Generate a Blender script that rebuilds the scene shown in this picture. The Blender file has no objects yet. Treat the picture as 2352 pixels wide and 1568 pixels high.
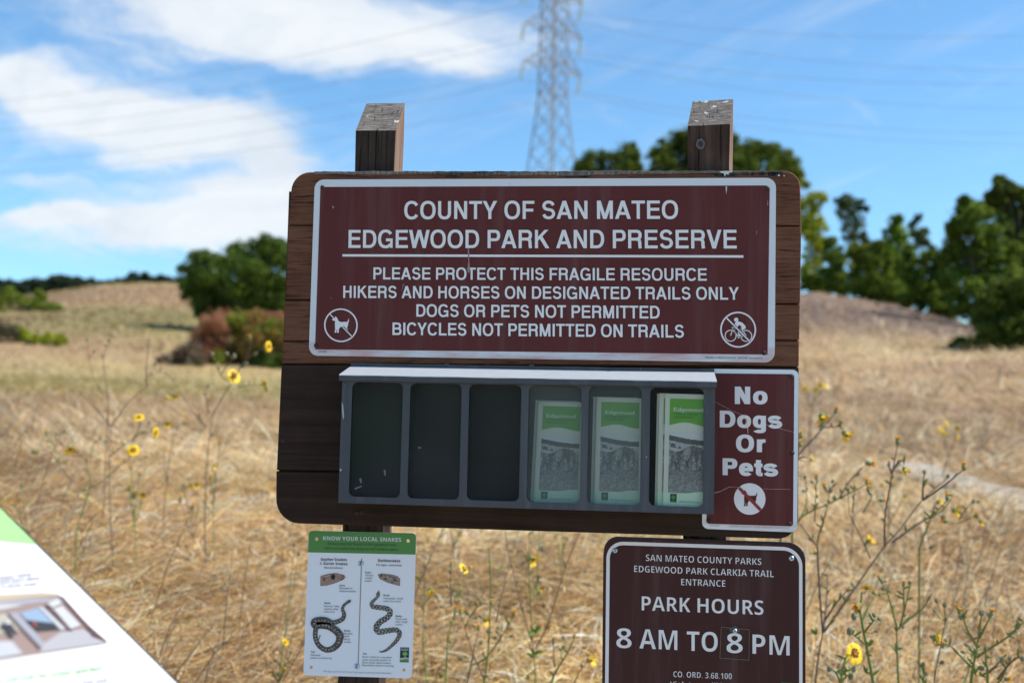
import bpy, bmesh, math, random, os
import numpy as np
from mathutils import Vector, Matrix
from mathutils.geometry import tessellate_polygon

SC = bpy.context.scene
COL = SC.collection
RNG = np.random.default_rng(7)
random.seed(7)

# ------------------------------------------------------------------ camera
FPX, DB, ZC = 2613.0, 2.45, 1.5                      # focal length (px of a 2352 wide frame), distance to board, eye height
YAW, PITCH, ROLL = [math.radians(a) for a in (6.813, 4.269, 1.285)]
CAM = np.array([0.0, -DB, ZC])
_fw = np.array([-math.sin(YAW) * math.cos(PITCH), math.cos(YAW) * math.cos(PITCH), math.sin(PITCH)])
_r = np.array([math.cos(YAW), math.sin(YAW), 0.0]); _u = np.cross(_r, _fw)
RT = math.cos(ROLL) * _r + math.sin(ROLL) * _u
UP = -math.sin(ROLL) * _r + math.cos(ROLL) * _u
FW = _fw
cd = bpy.data.cameras.new('camera'); cam = bpy.data.objects.new('camera', cd); COL.objects.link(cam)
cd.sensor_width = 36; cd.lens = FPX / 2352 * 36; cd.clip_start = 0.05; cd.clip_end = 5000
cam.matrix_world = Matrix(((RT[0], UP[0], -FW[0], CAM[0]), (RT[1], UP[1], -FW[1], CAM[1]), (RT[2], UP[2], -FW[2], CAM[2]), (0, 0, 0, 1)))
cd.dof.use_dof = True; cd.dof.focus_distance = 2.46; cd.dof.aperture_fstop = 2.8
SC.camera = cam
SC.view_settings.view_transform = 'Standard'; SC.view_settings.look = 'None'; SC.view_settings.gamma = 1
SC.view_settings.exposure = 0.42
SC.cycles.max_bounces = 6; SC.cycles.transparent_max_bounces = 12

def ray(px, py):
    return FW * FPX + RT * (px - 1176) - UP * (py - 784)
def P(px, py, y=0.0):
    """point of the vertical plane at world depth y that the photo shows at (px, py)"""
    d = ray(px, py); return CAM + d * ((y + DB) / d[1])
def PD(px, py, dist):
    return P(px, py, dist - DB)
def PN(px, py, o, n):
    d = ray(px, py); return CAM + d * (np.dot(o - CAM, n) / np.dot(d, n))

# ------------------------------------------------------------------ sky and sun
S_AZ, S_EL = math.radians(88.0), math.radians(50.0)   # azimuth from +y (behind the board) towards +x
SUN_DIR = Vector((math.sin(S_AZ) * math.cos(S_EL), math.cos(S_AZ) * math.cos(S_EL), math.sin(S_EL)))
sl = bpy.data.lights.new('sun', 'SUN'); sl.energy = 4.6; sl.angle = math.radians(0.53); sl.color = (1.0, 0.945, 0.86)
so = bpy.data.objects.new('sun', sl); COL.objects.link(so); so.location = (20, 0, 30)
so.rotation_euler = SUN_DIR.to_track_quat('Z', 'Y').to_euler()

class NT:
    """small helper for node trees"""
    def __init__(s, tree): s.t = tree; s.n = tree.nodes; s.l = tree.links
    def node(s, kind, ins=None, **kw):
        n = s.n.new(kind)
        for k, v in kw.items(): setattr(n, k, v)
        for k, v in (ins or {}).items():
            if hasattr(v, 'is_linked'): s.l.new(v, n.inputs[k])
            else: n.inputs[k].default_value = v
        return n
    def math(s, op, a, b=0.0, c=None):
        ins = {0: a, 1: b}
        if c is not None: ins[2] = c
        return s.node('ShaderNodeMath', ins, operation=op).outputs[0]
    def vec(s, op, a, b=(0, 0, 0)):
        n = s.node('ShaderNodeVectorMath', {0: a, 1: b}, operation=op)
        return n.outputs[1] if op in ('DOT_PRODUCT', 'LENGTH') else n.outputs[0]
    def noise(s, vec, scale, detail=4, rough=0.55, dist=0.0):
        return s.node('ShaderNodeTexNoise', {'Vector': vec, 'Scale': scale, 'Detail': detail, 'Roughness': rough, 'Distortion': dist}).outputs[0]
    def ramp(s, fac, stops, interp='LINEAR'):
        n = s.node('ShaderNodeValToRGB', {0: fac}); cr = n.color_ramp; cr.interpolation = interp
        while len(cr.elements) < len(stops): cr.elements.new(0.5)
        for e, (p, c) in zip(cr.elements, stops):
            e.position = p; e.color = (c[0], c[1], c[2], 1) if hasattr(c, '__len__') else (c, c, c, 1)
        return n.outputs[0]
    def mix(s, fac, a, b, mode='MIX'):
        n = s.node('ShaderNodeMix', data_type='RGBA', blend_type=mode)
        for i, v in ((0, fac), (6, a), (7, b)):
            if hasattr(v, 'is_linked'): s.l.new(v, n.inputs[i])
            elif i == 0: n.inputs[0].default_value = v
            else: n.inputs[i].default_value = (v[0], v[1], v[2], 1)
        return n.outputs[2]

world = bpy.data.worlds.new('World'); SC.world = world; world.use_nodes = True
w = NT(world.node_tree); bg = w.n['Background']; bg.inputs[1].default_value = 0.13
sky = w.node('ShaderNodeTexSky', sky_type='NISHITA', sun_disc=False, sun_elevation=S_EL, sun_rotation=S_AZ)
sky.altitude = 150; sky.air_density = 1.0; sky.dust_density = 0.35; sky.ozone_density = 2.2
tc = w.node('ShaderNodeTexCoord').outputs['Generated']
sx = w.node('ShaderNodeSeparateXYZ', {0: tc})
yy = w.math('MAXIMUM', sx.outputs[1], 0.05)
uv = w.node('ShaderNodeCombineXYZ', {0: w.math('DIVIDE', sx.outputs[0], yy), 1: w.math('DIVIDE', sx.outputs[2], yy), 2: 0.0}).outputs[0]
def skyuv(px, py):
    d = ray(px, py); return d[0] / d[1], d[2] / d[1]
wn = w.node('ShaderNodeTexNoise', {'Vector': w.vec('MULTIPLY', uv, (5, 9, 1)), 'Scale': 1.0, 'Detail': 6, 'Roughness': 0.6})
warp = w.vec('MULTIPLY', w.vec('SUBTRACT', wn.outputs[1], (0.5, 0.5, 0.5)), (0.17, 0.08, 0))
uvw = w.vec('ADD', uv, warp)
CLOUDS = [(640, 40, 400, 85, 1.1), (900, 95, 250, 55, 1.0), (470, -30, 300, 75, 0.9), (1080, 135, 110, 28, 0.7),
          (130, 205, 190, 52, 1.05), (270, 225, 130, 34, 0.8), (10, 190, 110, 45, 0.7), (125, 135, 35, 22, 0.5),
          (490, 250, 140, 44, 1.1), (400, 300, 240, 46, 1.0), (570, 345, 130, 62, 1.1), (240, 272, 190, 40, 0.95), (360, 350, 120, 30, 0.6),
          (470, 520, 330, 66, 1.25), (600, 470, 140, 62, 1.0), (200, 515, 260, 26, 0.9), (60, 490, 150, 14, 0.7),
          (90, 395, 130, 20, 0.7), (640, 420, 60, 40, 0.5), (320, 570, 200, 20, 0.5), (300, 420, 240, 18, 0.35), (600, 410, 110, 34, 0.5)]
tot = None
for (cx, cy, rx, ry, wt) in CLOUDS:
    u0, v0 = skyuv(cx, cy)
    q = w.vec('MULTIPLY', w.vec('SUBTRACT', uvw, (u0, v0, 0)), (FPX / rx, FPX / ry, 0))
    g = w.math('MULTIPLY', w.math('EXPONENT', w.math('MULTIPLY', w.vec('DOT_PRODUCT', q, q), -0.8)), wt * 1.15)
    tot = g if tot is None else w.math('ADD', tot, g)
fb = w.noise(w.vec('MULTIPLY', w.node('ShaderNodeVectorRotate', {'Vector': uvw, 'Angle': 0.22}, rotation_type='Z_AXIS').outputs[0], (5, 22, 1)), 1.7, 9, 0.68, 0.9)
dens = w.math('ADD', tot, w.math('MULTIPLY', w.math('SUBTRACT', fb, 0.5), 2.2))
mask = w.node('ShaderNodeMapRange', {0: dens, 1: 0.0, 2: 1.45, 3: 0.0, 4: 0.96}, interpolation_type='SMOOTHSTEP').outputs[0]
cir = w.noise(w.vec('MULTIPLY', w.node('ShaderNodeVectorRotate', {'Vector': uv, 'Angle': -0.42}, rotation_type='Z_AXIS').outputs[0], (1.6, 14, 1)), 1.5, 5, 0.6, 0.4)
cirm = w.node('ShaderNodeMapRange', {0: cir, 1: 0.46, 2: 0.8, 3: 0.0, 4: 0.32}, interpolation_type='SMOOTHSTEP').outputs[0]
mask = w.math('MAXIMUM', mask, cirm)
mask = w.math('MULTIPLY', mask, w.math('GREATER_THAN', sx.outputs[1], 0.05))
skyc = w.mix(1.0, sky.outputs[0], (0.74, 1.04, 1.16), 'MULTIPLY')
shd = w.noise(w.vec('MULTIPLY', uvw, (4, 10, 1)), 1.3, 6, 0.6, 0.5)
cloudc = w.mix(w.math('MULTIPLY', w.node('ShaderNodeMapRange', {0: shd, 1: 0.42, 2: 0.62}).outputs[0], 0.8), (5.25, 5.5, 5.75), (4.15, 4.6, 5.15))
col = w.mix(mask, skyc, cloudc)
w.l.new(col, bg.inputs[0])

# ------------------------------------------------------------------ materials
MATS = {}
def mat(name, color=(0.5, 0.5, 0.5), rough=0.6, spec=0.5, metal=0.0, build=None):
    if name in MATS: return MATS[name]
    m = bpy.data.materials.new(name); m.use_nodes = True
    t = NT(m.node_tree); b = t.n['Principled BSDF']
    b.inputs['Base Color'].default_value = (*color, 1); b.inputs['Roughness'].default_value = rough
    b.inputs['Specular IOR Level'].default_value = spec; b.inputs['Metallic'].default_value = metal
    if build: build(t, b)
    MATS[name] = m
    return m
def bump(t, b, h, strength=0.3, dist=0.01):
    n = t.node('ShaderNodeBump', {'Height': h, 'Strength': strength, 'Distance': dist})
    t.l.new(n.outputs[0], b.inputs['Normal'])
def ocoord(t, scale=(1, 1, 1)):
    return t.vec('MULTIPLY', t.node('ShaderNodeTexCoord').outputs['Object'], scale)

def wood(name, axis, dark, mid, light, wear=0.5, crack=0.35, bumps=0.5, scl=None):
    def build(t, b):
        s = {'z': (105, 105, 3.2), 'x': (2.0, 40, 60)}[axis]; s = scl or s
        g = t.noise(ocoord(t, s), 1.0, 8, 0.65, 0.6)
        fine = t.noise(ocoord(t, tuple(v * 3.1 for v in s)), 1.0, 5, 0.6, 0.2)
        blot = t.noise(ocoord(t, (7, 7, 7)), 1.0, 4, 0.6)
        f = t.math('ADD', t.math('MULTIPLY', g, 0.7), t.math('MULTIPLY', blot, 0.5))
        c = t.ramp(f, [(0.40, dark), (0.40 + 0.2 * wear + 0.08, mid), (0.80, light)])
        cr = t.ramp(g, [(crack - 0.05, 0.0), (crack + 0.03, 1.0)])
        c = t.mix(cr, tuple(v * 0.25 for v in dark), c)
        c = t.mix(t.math('MULTIPLY', fine, 0.5), c, dark)
        t.l.new(c, b.inputs['Base Color'])
        bump(t, b, t.math('ADD', t.math('MULTIPLY', cr, 0.6), t.math('ADD', g, t.math('MULTIPLY', fine, 0.4))), bumps, 0.006)
    return mat(name, rough=0.8, spec=0.12, build=build)

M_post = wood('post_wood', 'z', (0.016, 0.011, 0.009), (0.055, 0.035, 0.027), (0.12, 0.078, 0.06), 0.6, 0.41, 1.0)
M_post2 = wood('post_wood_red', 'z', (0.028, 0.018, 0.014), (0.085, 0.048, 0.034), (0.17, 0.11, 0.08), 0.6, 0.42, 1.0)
M_postside = wood('post_side_sunlit', 'z', (0.1, 0.06, 0.045), (0.28, 0.17, 0.12), (0.40, 0.28, 0.21), 0.5, 0.36, 0.9)  # worn side face, its sunlit brightness put into a paler colour
M_board = wood('board_wood_worn', 'x', (0.06, 0.026, 0.016), (0.18, 0.073, 0.040), (0.25, 0.117, 0.07), 0.6, 0.37, 0.6, (11, 60, 190))
M_boardd = wood('board_wood_dark', 'x', (0.018, 0.0105, 0.0075), (0.040, 0.0235, 0.0165), (0.066, 0.04, 0.028), 0.6, 0.30, 0.35)
M_weath = wood('wood_weathered', 'x', (0.02, 0.018, 0.017), (0.12, 0.1, 0.09), (0.27, 0.24, 0.21), 0.5, 0.45, 1.0)
def _endgrain(t, b):
    c0 = ocoord(t, (1, 1, 1))
    rings = t.noise(t.vec('MULTIPLY', c0, (24, 300, 160)), 1.0, 6, 0.6, 0.8)
    cracks = t.noise(t.vec('MULTIPLY', c0, (170, 22, 22)), 1.0, 5, 0.6, 0.7)
    blot = t.noise(c0, 38, 4, 0.6)
    c = t.ramp(rings, [(0.3, (0.045, 0.038, 0.033)), (0.5, (0.17, 0.145, 0.125)), (0.72, (0.34, 0.3, 0.26))])
    c = t.mix(t.ramp(cracks, [(0.36, 0.0), (0.40, 1.0)]), (0.03, 0.025, 0.02), c)
    c = t.mix(t.ramp(blot, [(0.62, 0.0), (0.66, 1.0)]), c, (0.62, 0.62, 0.58))
    t.l.new(c, b.inputs['Base Color'])
    bump(t, b, t.math('ADD', rings, t.ramp(cracks, [(0.31, 0.0), (0.36, 1.0)])), 0.8, 0.006)
M_endgrain = mat('post_end_grain', rough=0.9, spec=0.15, build=_endgrain)

def vinyl(name, color, rough, mott=0.12, stain=None):
    def build(t, b):
        o = ocoord(t)
        n = t.noise(o, 9, 5, 0.6)
        c = t.mix(t.math('MULTIPLY', n, mott * 2), color, tuple(min(1, v * 1.35 + 0.02) for v in color))
        if color[0] < .3:      # dust that has run down the face
            dr = t.noise(t.vec('MULTIPLY', o, (26, 1, 1.6)), 1.0, 6, 0.65); c = t.mix(t.math('MULTIPLY', t.ramp(dr, [(0.5, 0.0), (0.72, 1.0)]), 0.16), c, (0.24, 0.16, 0.15))
        sp = t.noise(o, 160, 3, 0.5)
        c = t.mix(t.ramp(sp, [(0.76, 0.0), (0.79, 0.5)]), c, tuple(min(0.6, v * 2 + 0.1) for v in color))
        if stain:
            st = t.noise(t.vec('MULTIPLY', o, (6, 1, 40)), 1.0, 5, 0.65)
            z = t.node('ShaderNodeSeparateXYZ', {0: t.node('ShaderNodeTexCoord').outputs['Object']}).outputs[2]
            zf = t.node('ShaderNodeMapRange', {0: z, 1: stain[0], 2: stain[1], 3: 0.75, 4: 0.04}).outputs[0]
            c = t.mix(t.math('MULTIPLY', t.ramp(st, [(0.38, 0.0), (0.66, 1.0)]), zf), c, stain[2])
        t.l.new(c, b.inputs['Base Color'])
        rr = t.math('ADD', rough, t.math('MULTIPLY', n, 0.25)); t.l.new(rr, b.inputs['Roughness'])
    return mat(name, color, rough, 0.5 if color[0] > .3 else 0.22, build=build)
M_brown = vinyl('sign_brown', (0.090, 0.013, 0.0112), 0.42, 0.3)
M_brown2 = vinyl('hours_brown', (0.05, 0.0125, 0.011), 0.45)
M_white = vinyl('sign_white', (0.66, 0.67, 0.68), 0.38, 0.05)
M_white_main = vinyl('sign_white_border', (0.66, 0.67, 0.68), 0.38, 0.05, (0.018, 0.03, (0.52, 0.2, 0.17)))
M_white_pets = vinyl('sign_white_rusty', (0.72, 0.74, 0.75), 0.38, 0.05, (0.012, 0.028, (0.6, 0.25, 0.17)))
M_letter = vinyl('lettering_white', (0.75, 0.70, 0.675), 0.4, 0.12)
M_snakew = vinyl('snake_sign_white', (0.80, 0.80, 0.83), 0.4, 0.04)
M_green = mat('print_green', (0.07, 0.235, 0.045), 0.4)
M_black = mat('print_black', (0.012, 0.012, 0.014), 0.45)
M_grey = mat('print_grey', (0.25, 0.24, 0.25), 0.5)
M_redp = mat('slash_red', (0.26, 0.012, 0.016), 0.4)
M_backing = mat('black_backing', (0.012, 0.012, 0.012), 0.5)
M_steel = mat('screw_steel', (0.5, 0.58, 0.66), 0.28, 0.5, 0.9)
M_rust = mat('screw_rust', (0.035, 0.016, 0.01), 0.8)
def _metal(t, b):
    n = t.noise(ocoord(t), 14, 5, 0.6); s = t.noise(ocoord(t, (30, 30, 4)), 2.0, 4, 0.6)
    c = t.mix(t.math('MULTIPLY', n, 0.6), (0.037, 0.039, 0.047), (0.056, 0.059, 0.069))
    c = t.mix(t.ramp(s, [(0.68, 0.0), (0.74, 0.55)]), c, (0.26, 0.26, 0.27)); v = t.noise(ocoord(t, (22, 22, 1.5)), 1.0, 6, 0.65); c = t.mix(t.math('MULTIPLY', t.ramp(v, [(0.5, 0.0), (0.7, 1.0)]), 0.4), c, (0.13, 0.13, 0.135))
    t.l.new(t.math('ADD', 0.38, t.math('MULTIPLY', n, 0.3)), b.inputs['Roughness'])
    t.l.new(c, b.inputs['Base Color'])
M_box = mat('box_blue_grey', rough=0.5, build=_metal)
def _lid_top(t, b):
    n = t.noise(ocoord(t), 60, 6, 0.65); s = t.noise(ocoord(t, (3, 10, 10)), 4.0, 4, 0.6)
    c = t.mix(n, (0.30, 0.32, 0.345), (0.47, 0.49, 0.515)); c = t.mix(t.math('MULTIPLY', s, 0.4), c, (0.3, 0.325, 0.36))
    t.l.new(c, b.inputs['Base Color'])
M_roof = mat('box_roof_pale', rough=0.55, build=_lid_top)  # paler grey on the sloping top of the lid
M_inside = mat('box_inside', (0.012, 0.0145, 0.0135), 0.8)
def _pane(t, b, dusty=False):
    tr = t.node('ShaderNodeBsdfTransparent', {0: (0.94, 0.95, 0.93, 1) if not dusty else (0.8, 0.84, 0.82, 1)})
    gl = t.node('ShaderNodeBsdfGlossy', {'Color': (0.9, 0.9, 0.9, 1), 'Roughness': 0.12})
    du = t.node('ShaderNodeBsdfDiffuse', {0: (0.5, 0.56, 0.53, 1)})
    n = t.noise(ocoord(t), 11, 5, 0.6)
    f1 = t.math('ADD', 0.006 if not dusty else 0.05, t.math('MULTIPLY', n, 0.03 if not dusty else 0.12))
    m1 = t.node('ShaderNodeMixShader', {0: f1, 1: tr.outputs[0], 2: du.outputs[0]})
    fr = t.node('ShaderNodeFresnel', {0: 1.13})
    m2 = t.node('ShaderNodeMixShader', {0: fr.outputs[0], 1: m1.outputs[0], 2: gl.outputs[0]})
    t.l.new(m2.outputs[0], t.n['Material Output'].inputs[0])
M_pane = mat('acrylic_pane', build=_pane)
M_pane_dusty = mat('acrylic_pane_hazy', build=lambda t, b: _pane(t, b, True))
def _tile(t, b):
    tr = t.node('ShaderNodeBsdfTransparent', {0: (0.88, 0.86, 0.85, 1)})
    gl = t.node('ShaderNodeBsdfGlossy', {'Color': (0.9, 0.9, 0.9, 1), 'Roughness': 0.08})
    m2 = t.node('ShaderNodeMixShader', {0: 0.012, 1: tr.outputs[0], 2: gl.outputs[0]})
    t.l.new(m2.outputs[0], t.n['Material Output'].inputs[0])
M_tile = mat('clear_plastic', build=_tile)
M_tile_edge = mat('plastic_edge', (0.27, 0.22, 0.18), 0.3)
def attr_mat(name, rough=0.6, spec=0.3, trans=0.0, gain=1.0):
    def build(t, b):
        a = t.node('ShaderNodeAttribute', attribute_name='Col').outputs['Color']
        if gain != 1.0: a = t.mix(1.0, a, (gain, gain, gain), 'MULTIPLY')
        t.l.new(a, b.inputs['Base Color'])
        if trans:
            tl = t.node('ShaderNodeBsdfTranslucent', {0: a})
            m = t.node('ShaderNodeMixShader', {0: trans, 1: b.outputs[0], 2: tl.outputs[0]})
            t.l.new(m.outputs[0], t.n['Material Output'].inputs[0])
    return mat(name, rough=rough, spec=spec, build=build)
M_print = attr_mat('colour_print', 0.45, 0.4)
M_leaf = attr_mat('leaves', 0.7, 0.12, 0.5, 1.55)
M_straw = attr_mat('straw', 0.6, 0.3, 0.3)
M_bark = mat('bark', (0.09, 0.07, 0.055), 0.9, 0.2)
M_stem = attr_mat('stems', 0.7, 0.2)
M_petal = mat('petal_yellow', (0.84, 0.55, 0.012), 0.5, 0.3)
M_petalo = mat('petal_orange', (0.72, 0.33, 0.02), 0.6, 0.3)
M_disc = mat('flower_disc', (0.16, 0.03, 0.012), 0.8)
M_calyx = mat('calyx_green', (0.19, 0.24, 0.09), 0.8)
M_calyxg = mat('calyx_grey', (0.2, 0.2, 0.12), 0.9)
M_cream = mat('brochure_paper', (0.60, 0.60, 0.50), 0.5)
M_bgreen = mat('brochure_green', (0.10, 0.33, 0.018), 0.4)
M_mint = mat('brochure_mint', (0.50, 0.68, 0.50), 0.4)
M_galv = mat('galvanised_steel', (0.26, 0.265, 0.28), 0.6, 0.4, 0.2)
M_wire = mat('conductor_wire', (0.22, 0.23, 0.24), 0.6)
M_insul = mat('insulator_glass', (0.42, 0.52, 0.46), 0.3)
M_web = mat('spider_silk', (0.7, 0.68, 0.62), 0.6)
M_dryst = mat('dry_stalk', (0.5, 0.38, 0.24), 0.8)
M_panelw = mat('panel_white', (0.70, 0.69, 0.695), 0.4)
M_panelg = mat('panel_green', (0.30, 0.56, 0.19), 0.4)
M_ptext = mat('panel_text_grey', (0.13, 0.13, 0.17), 0.5)
M_pgreen = mat('panel_text_green', (0.12, 0.36, 0.07), 0.5)
M_pframe = mat('panel_frame', (0.03, 0.03, 0.035), 0.6)

# ------------------------------------------------------------------ object helpers
def link(o, parent=None):
    COL.objects.link(o)
    if parent is not None: o.parent = parent
    return o
def wloc(o):
    v = Vector((0, 0, 0))
    while o is not None: v = v + o.location; o = o.parent
    return v
def thing(name, label, cat, loc=(0, 0, 0), group=None):
    o = bpy.data.objects.new(name, None); o.location = Vector([float(v) for v in loc]); o.empty_display_size = 0.1
    link(o); tag(o, label, cat, group); return o
def tag(o, label=None, cat=None, group=None, kind=None):
    for k, v in (('label', label), ('category', cat), ('group', group), ('kind', kind)):
        if v: o[k] = v
    return o
class MB:
    def __init__(s): s.v = []; s.f = []; s.m = []; s.c = []
    def add(s, vs, fs, mi=0, col=None):
        b = len(s.v); s.v += [tuple(float(x) for x in p) for p in vs]
        for f in fs: s.f.append([i + b for i in f]); s.m.append(mi); s.c.append(col)
    def box(s, lo, hi, mi=0):
        x0, y0, z0 = lo; x1, y1, z1 = hi
        s.add([(x0, y0, z0), (x1, y0, z0), (x1, y1, z0), (x0, y1, z0), (x0, y0, z1), (x1, y0, z1), (x1, y1, z1), (x0, y1, z1)],
              [(0, 3, 2, 1), (4, 5, 6, 7), (0, 1, 5, 4), (1, 2, 6, 5), (2, 3, 7, 6), (3, 0, 4, 7)], mi)
    def poly(s, pts, mi=0, col=None): s.add(pts, [list(range(len(pts)))], mi, col)
    def fill(s, loops, mi=0, back=None, side=None, sidemi=None):
        """flat shape with holes from 3-d loops; back = offset vector gives it thickness"""
        L = [[Vector([float(x) for x in p]) for p in l] for l in loops]
        flat = [p for l in L for p in l]; tri = tessellate_polygon(L)
        s.add(flat, [list(t) for t in tri], mi)
        if back is not None:
            bk = Vector(back); s.add([p + bk for p in flat], [list(t)[::-1] for t in tri], mi)
            for l in L:
                n = len(l); s.add(list(l) + [p + bk for p in l], [(i, (i + 1) % n, (i + 1) % n + n, i + n) for i in range(n)], mi if sidemi is None else sidemi)
    def tube(s, pts, radii, n=6, mi=0, col=None, cap=True):
        pts = [Vector([float(x) for x in p]) for p in pts]; rings = []
        for i, p in enumerate(pts):
            d = (pts[min(i + 1, len(pts) - 1)] - pts[max(i - 1, 0)])
            d = d.normalized() if d.length > 1e-9 else Vector((0, 0, 1))
            a = d.cross(Vector((0.3, 0.9, 0.31))).normalized(); b = d.cross(a)
            r = radii[i] if hasattr(radii, '__len__') else radii
            rings.append([p + (a * math.cos(2 * math.pi * k / n) + b * math.sin(2 * math.pi * k / n)) * r for k in range(n)])
        fs = [(i * n + k, i * n + (k + 1) % n, (i + 1) * n + (k + 1) % n, (i + 1) * n + k) for i in range(len(pts) - 1) for k in range(n)]
        if cap: fs += [list(range(n))[::-1], [(len(pts) - 1) * n + k for k in range(n)]]
        s.add([v for r in rings for v in r], fs, mi, col)
    def ball(s, c, r, mi=0, seg=8, ring=5, sq=(1, 1, 1), half=False, axis=None):
        c = Vector([float(x) for x in c]); vs = []; fs = []
        top = math.pi / 2 if half else math.pi
        rot = Vector((0, 0, 1)).rotation_difference(Vector(axis)).to_matrix() if axis is not None else Matrix.Identity(3)
        for i in range(ring + 1):
            t = top * i / ring
            for k in range(seg):
                a = 2 * math.pi * k / seg
                vs.append(c + rot @ Vector((r * sq[0] * math.sin(t) * math.cos(a), r * sq[1] * math.sin(t) * math.sin(a), r * sq[2] * math.cos(t))))
        for i in range(ring):
            for k in range(seg): fs.append((i * seg + k, (i + 1) * seg + k, (i + 1) * seg + (k + 1) % seg, i * seg + (k + 1) % seg))
        s.add(vs, fs, mi)
    def build(s, name, mats, parent=None, smooth=False):
        me = bpy.data.meshes.new(name)
        off = wloc(parent) if parent is not None else Vector((0, 0, 0))
        me.from_pydata([(v[0] - off.x, v[1] - off.y, v[2] - off.z) for v in s.v], [], s.f)
        for m in (mats if isinstance(mats, (list, tuple)) else [mats]): me.materials.append(m)
        me.polygons.foreach_set('material_index', s.m)
        if any(c is not None for c in s.c):
            a = me.color_attributes.new('Col', 'FLOAT_COLOR', 'CORNER'); buf = []
            for p, c in zip(me.polygons, s.c):
                cc = c if c is not None else (0.5, 0.5, 0.5)
                buf += [cc[0], cc[1], cc[2], 1.0] * p.loop_total
            a.data.foreach_set('color', buf)
        if smooth: me.polygons.foreach_set('use_smooth', [True] * len(me.polygons))
        me.update()
        return link(bpy.data.objects.new(name, me), parent)

def npmesh(name, verts, faces, cols, m, parent=None, smooth=False):
    """fast mesh of same-sized faces; verts (n,3), faces (k,q), cols (k,3) per face"""
    me = bpy.data.meshes.new(name); k, q = faces.shape
    off = np.array(wloc(parent)) if parent is not None else np.zeros(3)
    me.vertices.add(len(verts)); me.vertices.foreach_set('co', (verts - off).astype(np.float32).ravel())
    me.loops.add(k * q); me.loops.foreach_set('vertex_index', faces.astype(np.int32).ravel())
    me.polygons.add(k); me.polygons.foreach_set('loop_start', np.arange(0, k * q, q, dtype=np.int32))
    if smooth: me.polygons.foreach_set('use_smooth', np.ones(k, bool))
    if cols is not None:
        a = me.color_attributes.new('Col', 'FLOAT_COLOR', 'CORNER')
        c = np.ones((k, q, 4), np.float32); c[:, :, :3] = cols[:, None, :] if cols.ndim == 2 else cols
        a.data.foreach_set('color', c.ravel())
    me.update(); me.validate(); me.materials.append(m)
    return link(bpy.data.objects.new(name, me), parent)

def roundpoly(pts, rad, n=7):
    """round the corners of a polygon; rad one value or one per corner"""
    pts = [Vector([float(x) for x in p]) for p in pts]; out = []
    for i, p in enumerate(pts):
        r = rad[i] if hasattr(rad, '__len__') else rad
        if r <= 0: out.append(p); continue
        a = (pts[i - 1] - p).normalized(); b = (pts[(i + 1) % len(pts)] - p).normalized()
        for k in range(n + 1):
            t = k / n; A = p + a * r; B = p + b * r
            # circular-like corner
            th = t * math.pi / 2
            out.append(A * 1.0 + (p - A) * math.sin(th) + (B - p) * (1 - math.cos(th)))
    return out
def circ(c, r, n=28, ax=(1, 0, 0), ay=(0, 0, 1)):
    c = Vector([float(x) for x in c]); ax = Vector(ax); ay = Vector(ay)
    return [c + (ax * math.cos(2 * math.pi * k / n) + ay * math.sin(2 * math.pi * k / n)) * r for k in range(n)]
MM = 2.45 / FPX      # metres per photo pixel on the board plane

# ---- lettering
FDIR = os.path.join(bpy.utils.system_resource('DATAFILES') or '', 'fonts')
try: F_NOTO = bpy.data.fonts.load(os.path.join(FDIR, 'NotoSansMath-Regular.woff2'))
except Exception: F_NOTO = None
def alt(s, up, lo, dg):
    if F_NOTO is None: return s
    return ''.join(chr(up + ord(c) - 65) if 'A' <= c <= 'Z' else chr(lo + ord(c) - 97) if 'a' <= c <= 'z' else chr(dg + ord(c) - 48) if '0' <= c <= '9' else c for c in s)
BOLD = lambda s: alt(s, 0x1D5D4, 0x1D5EE, 0x1D7EC)
STY = {'reg': (lambda s: s, 0.0), 'med': (BOLD, -0.014), 'semi': (BOLD, -0.006), 'bold': (BOLD, -0.003),
       'black': (BOLD, 0.012), 'serif': (lambda s: alt(s, 0x1D400, 0x1D41A, 0x1D7CE), 0.004)}
def glyphs(body, sty):
    c = bpy.data.curves.new('txt', 'FONT'); fn, off = STY[sty]; c.body = fn(body); c.offset = off; c.resolution_u = 5
    if F_NOTO: c.font = F_NOTO
    o = bpy.data.objects.new('txt', c); COL.objects.link(o)
    dg = bpy.context.evaluated_depsgraph_get(); me = o.evaluated_get(dg).to_mesh()
    v = np.array([tuple(x.co) for x in me.vertices]); f = [list(p.vertices) for p in me.polygons]
    o.evaluated_get(dg).to_mesh_clear(); bpy.data.objects.remove(o); bpy.data.curves.remove(c)
    return v, f
CAP = {}
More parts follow.
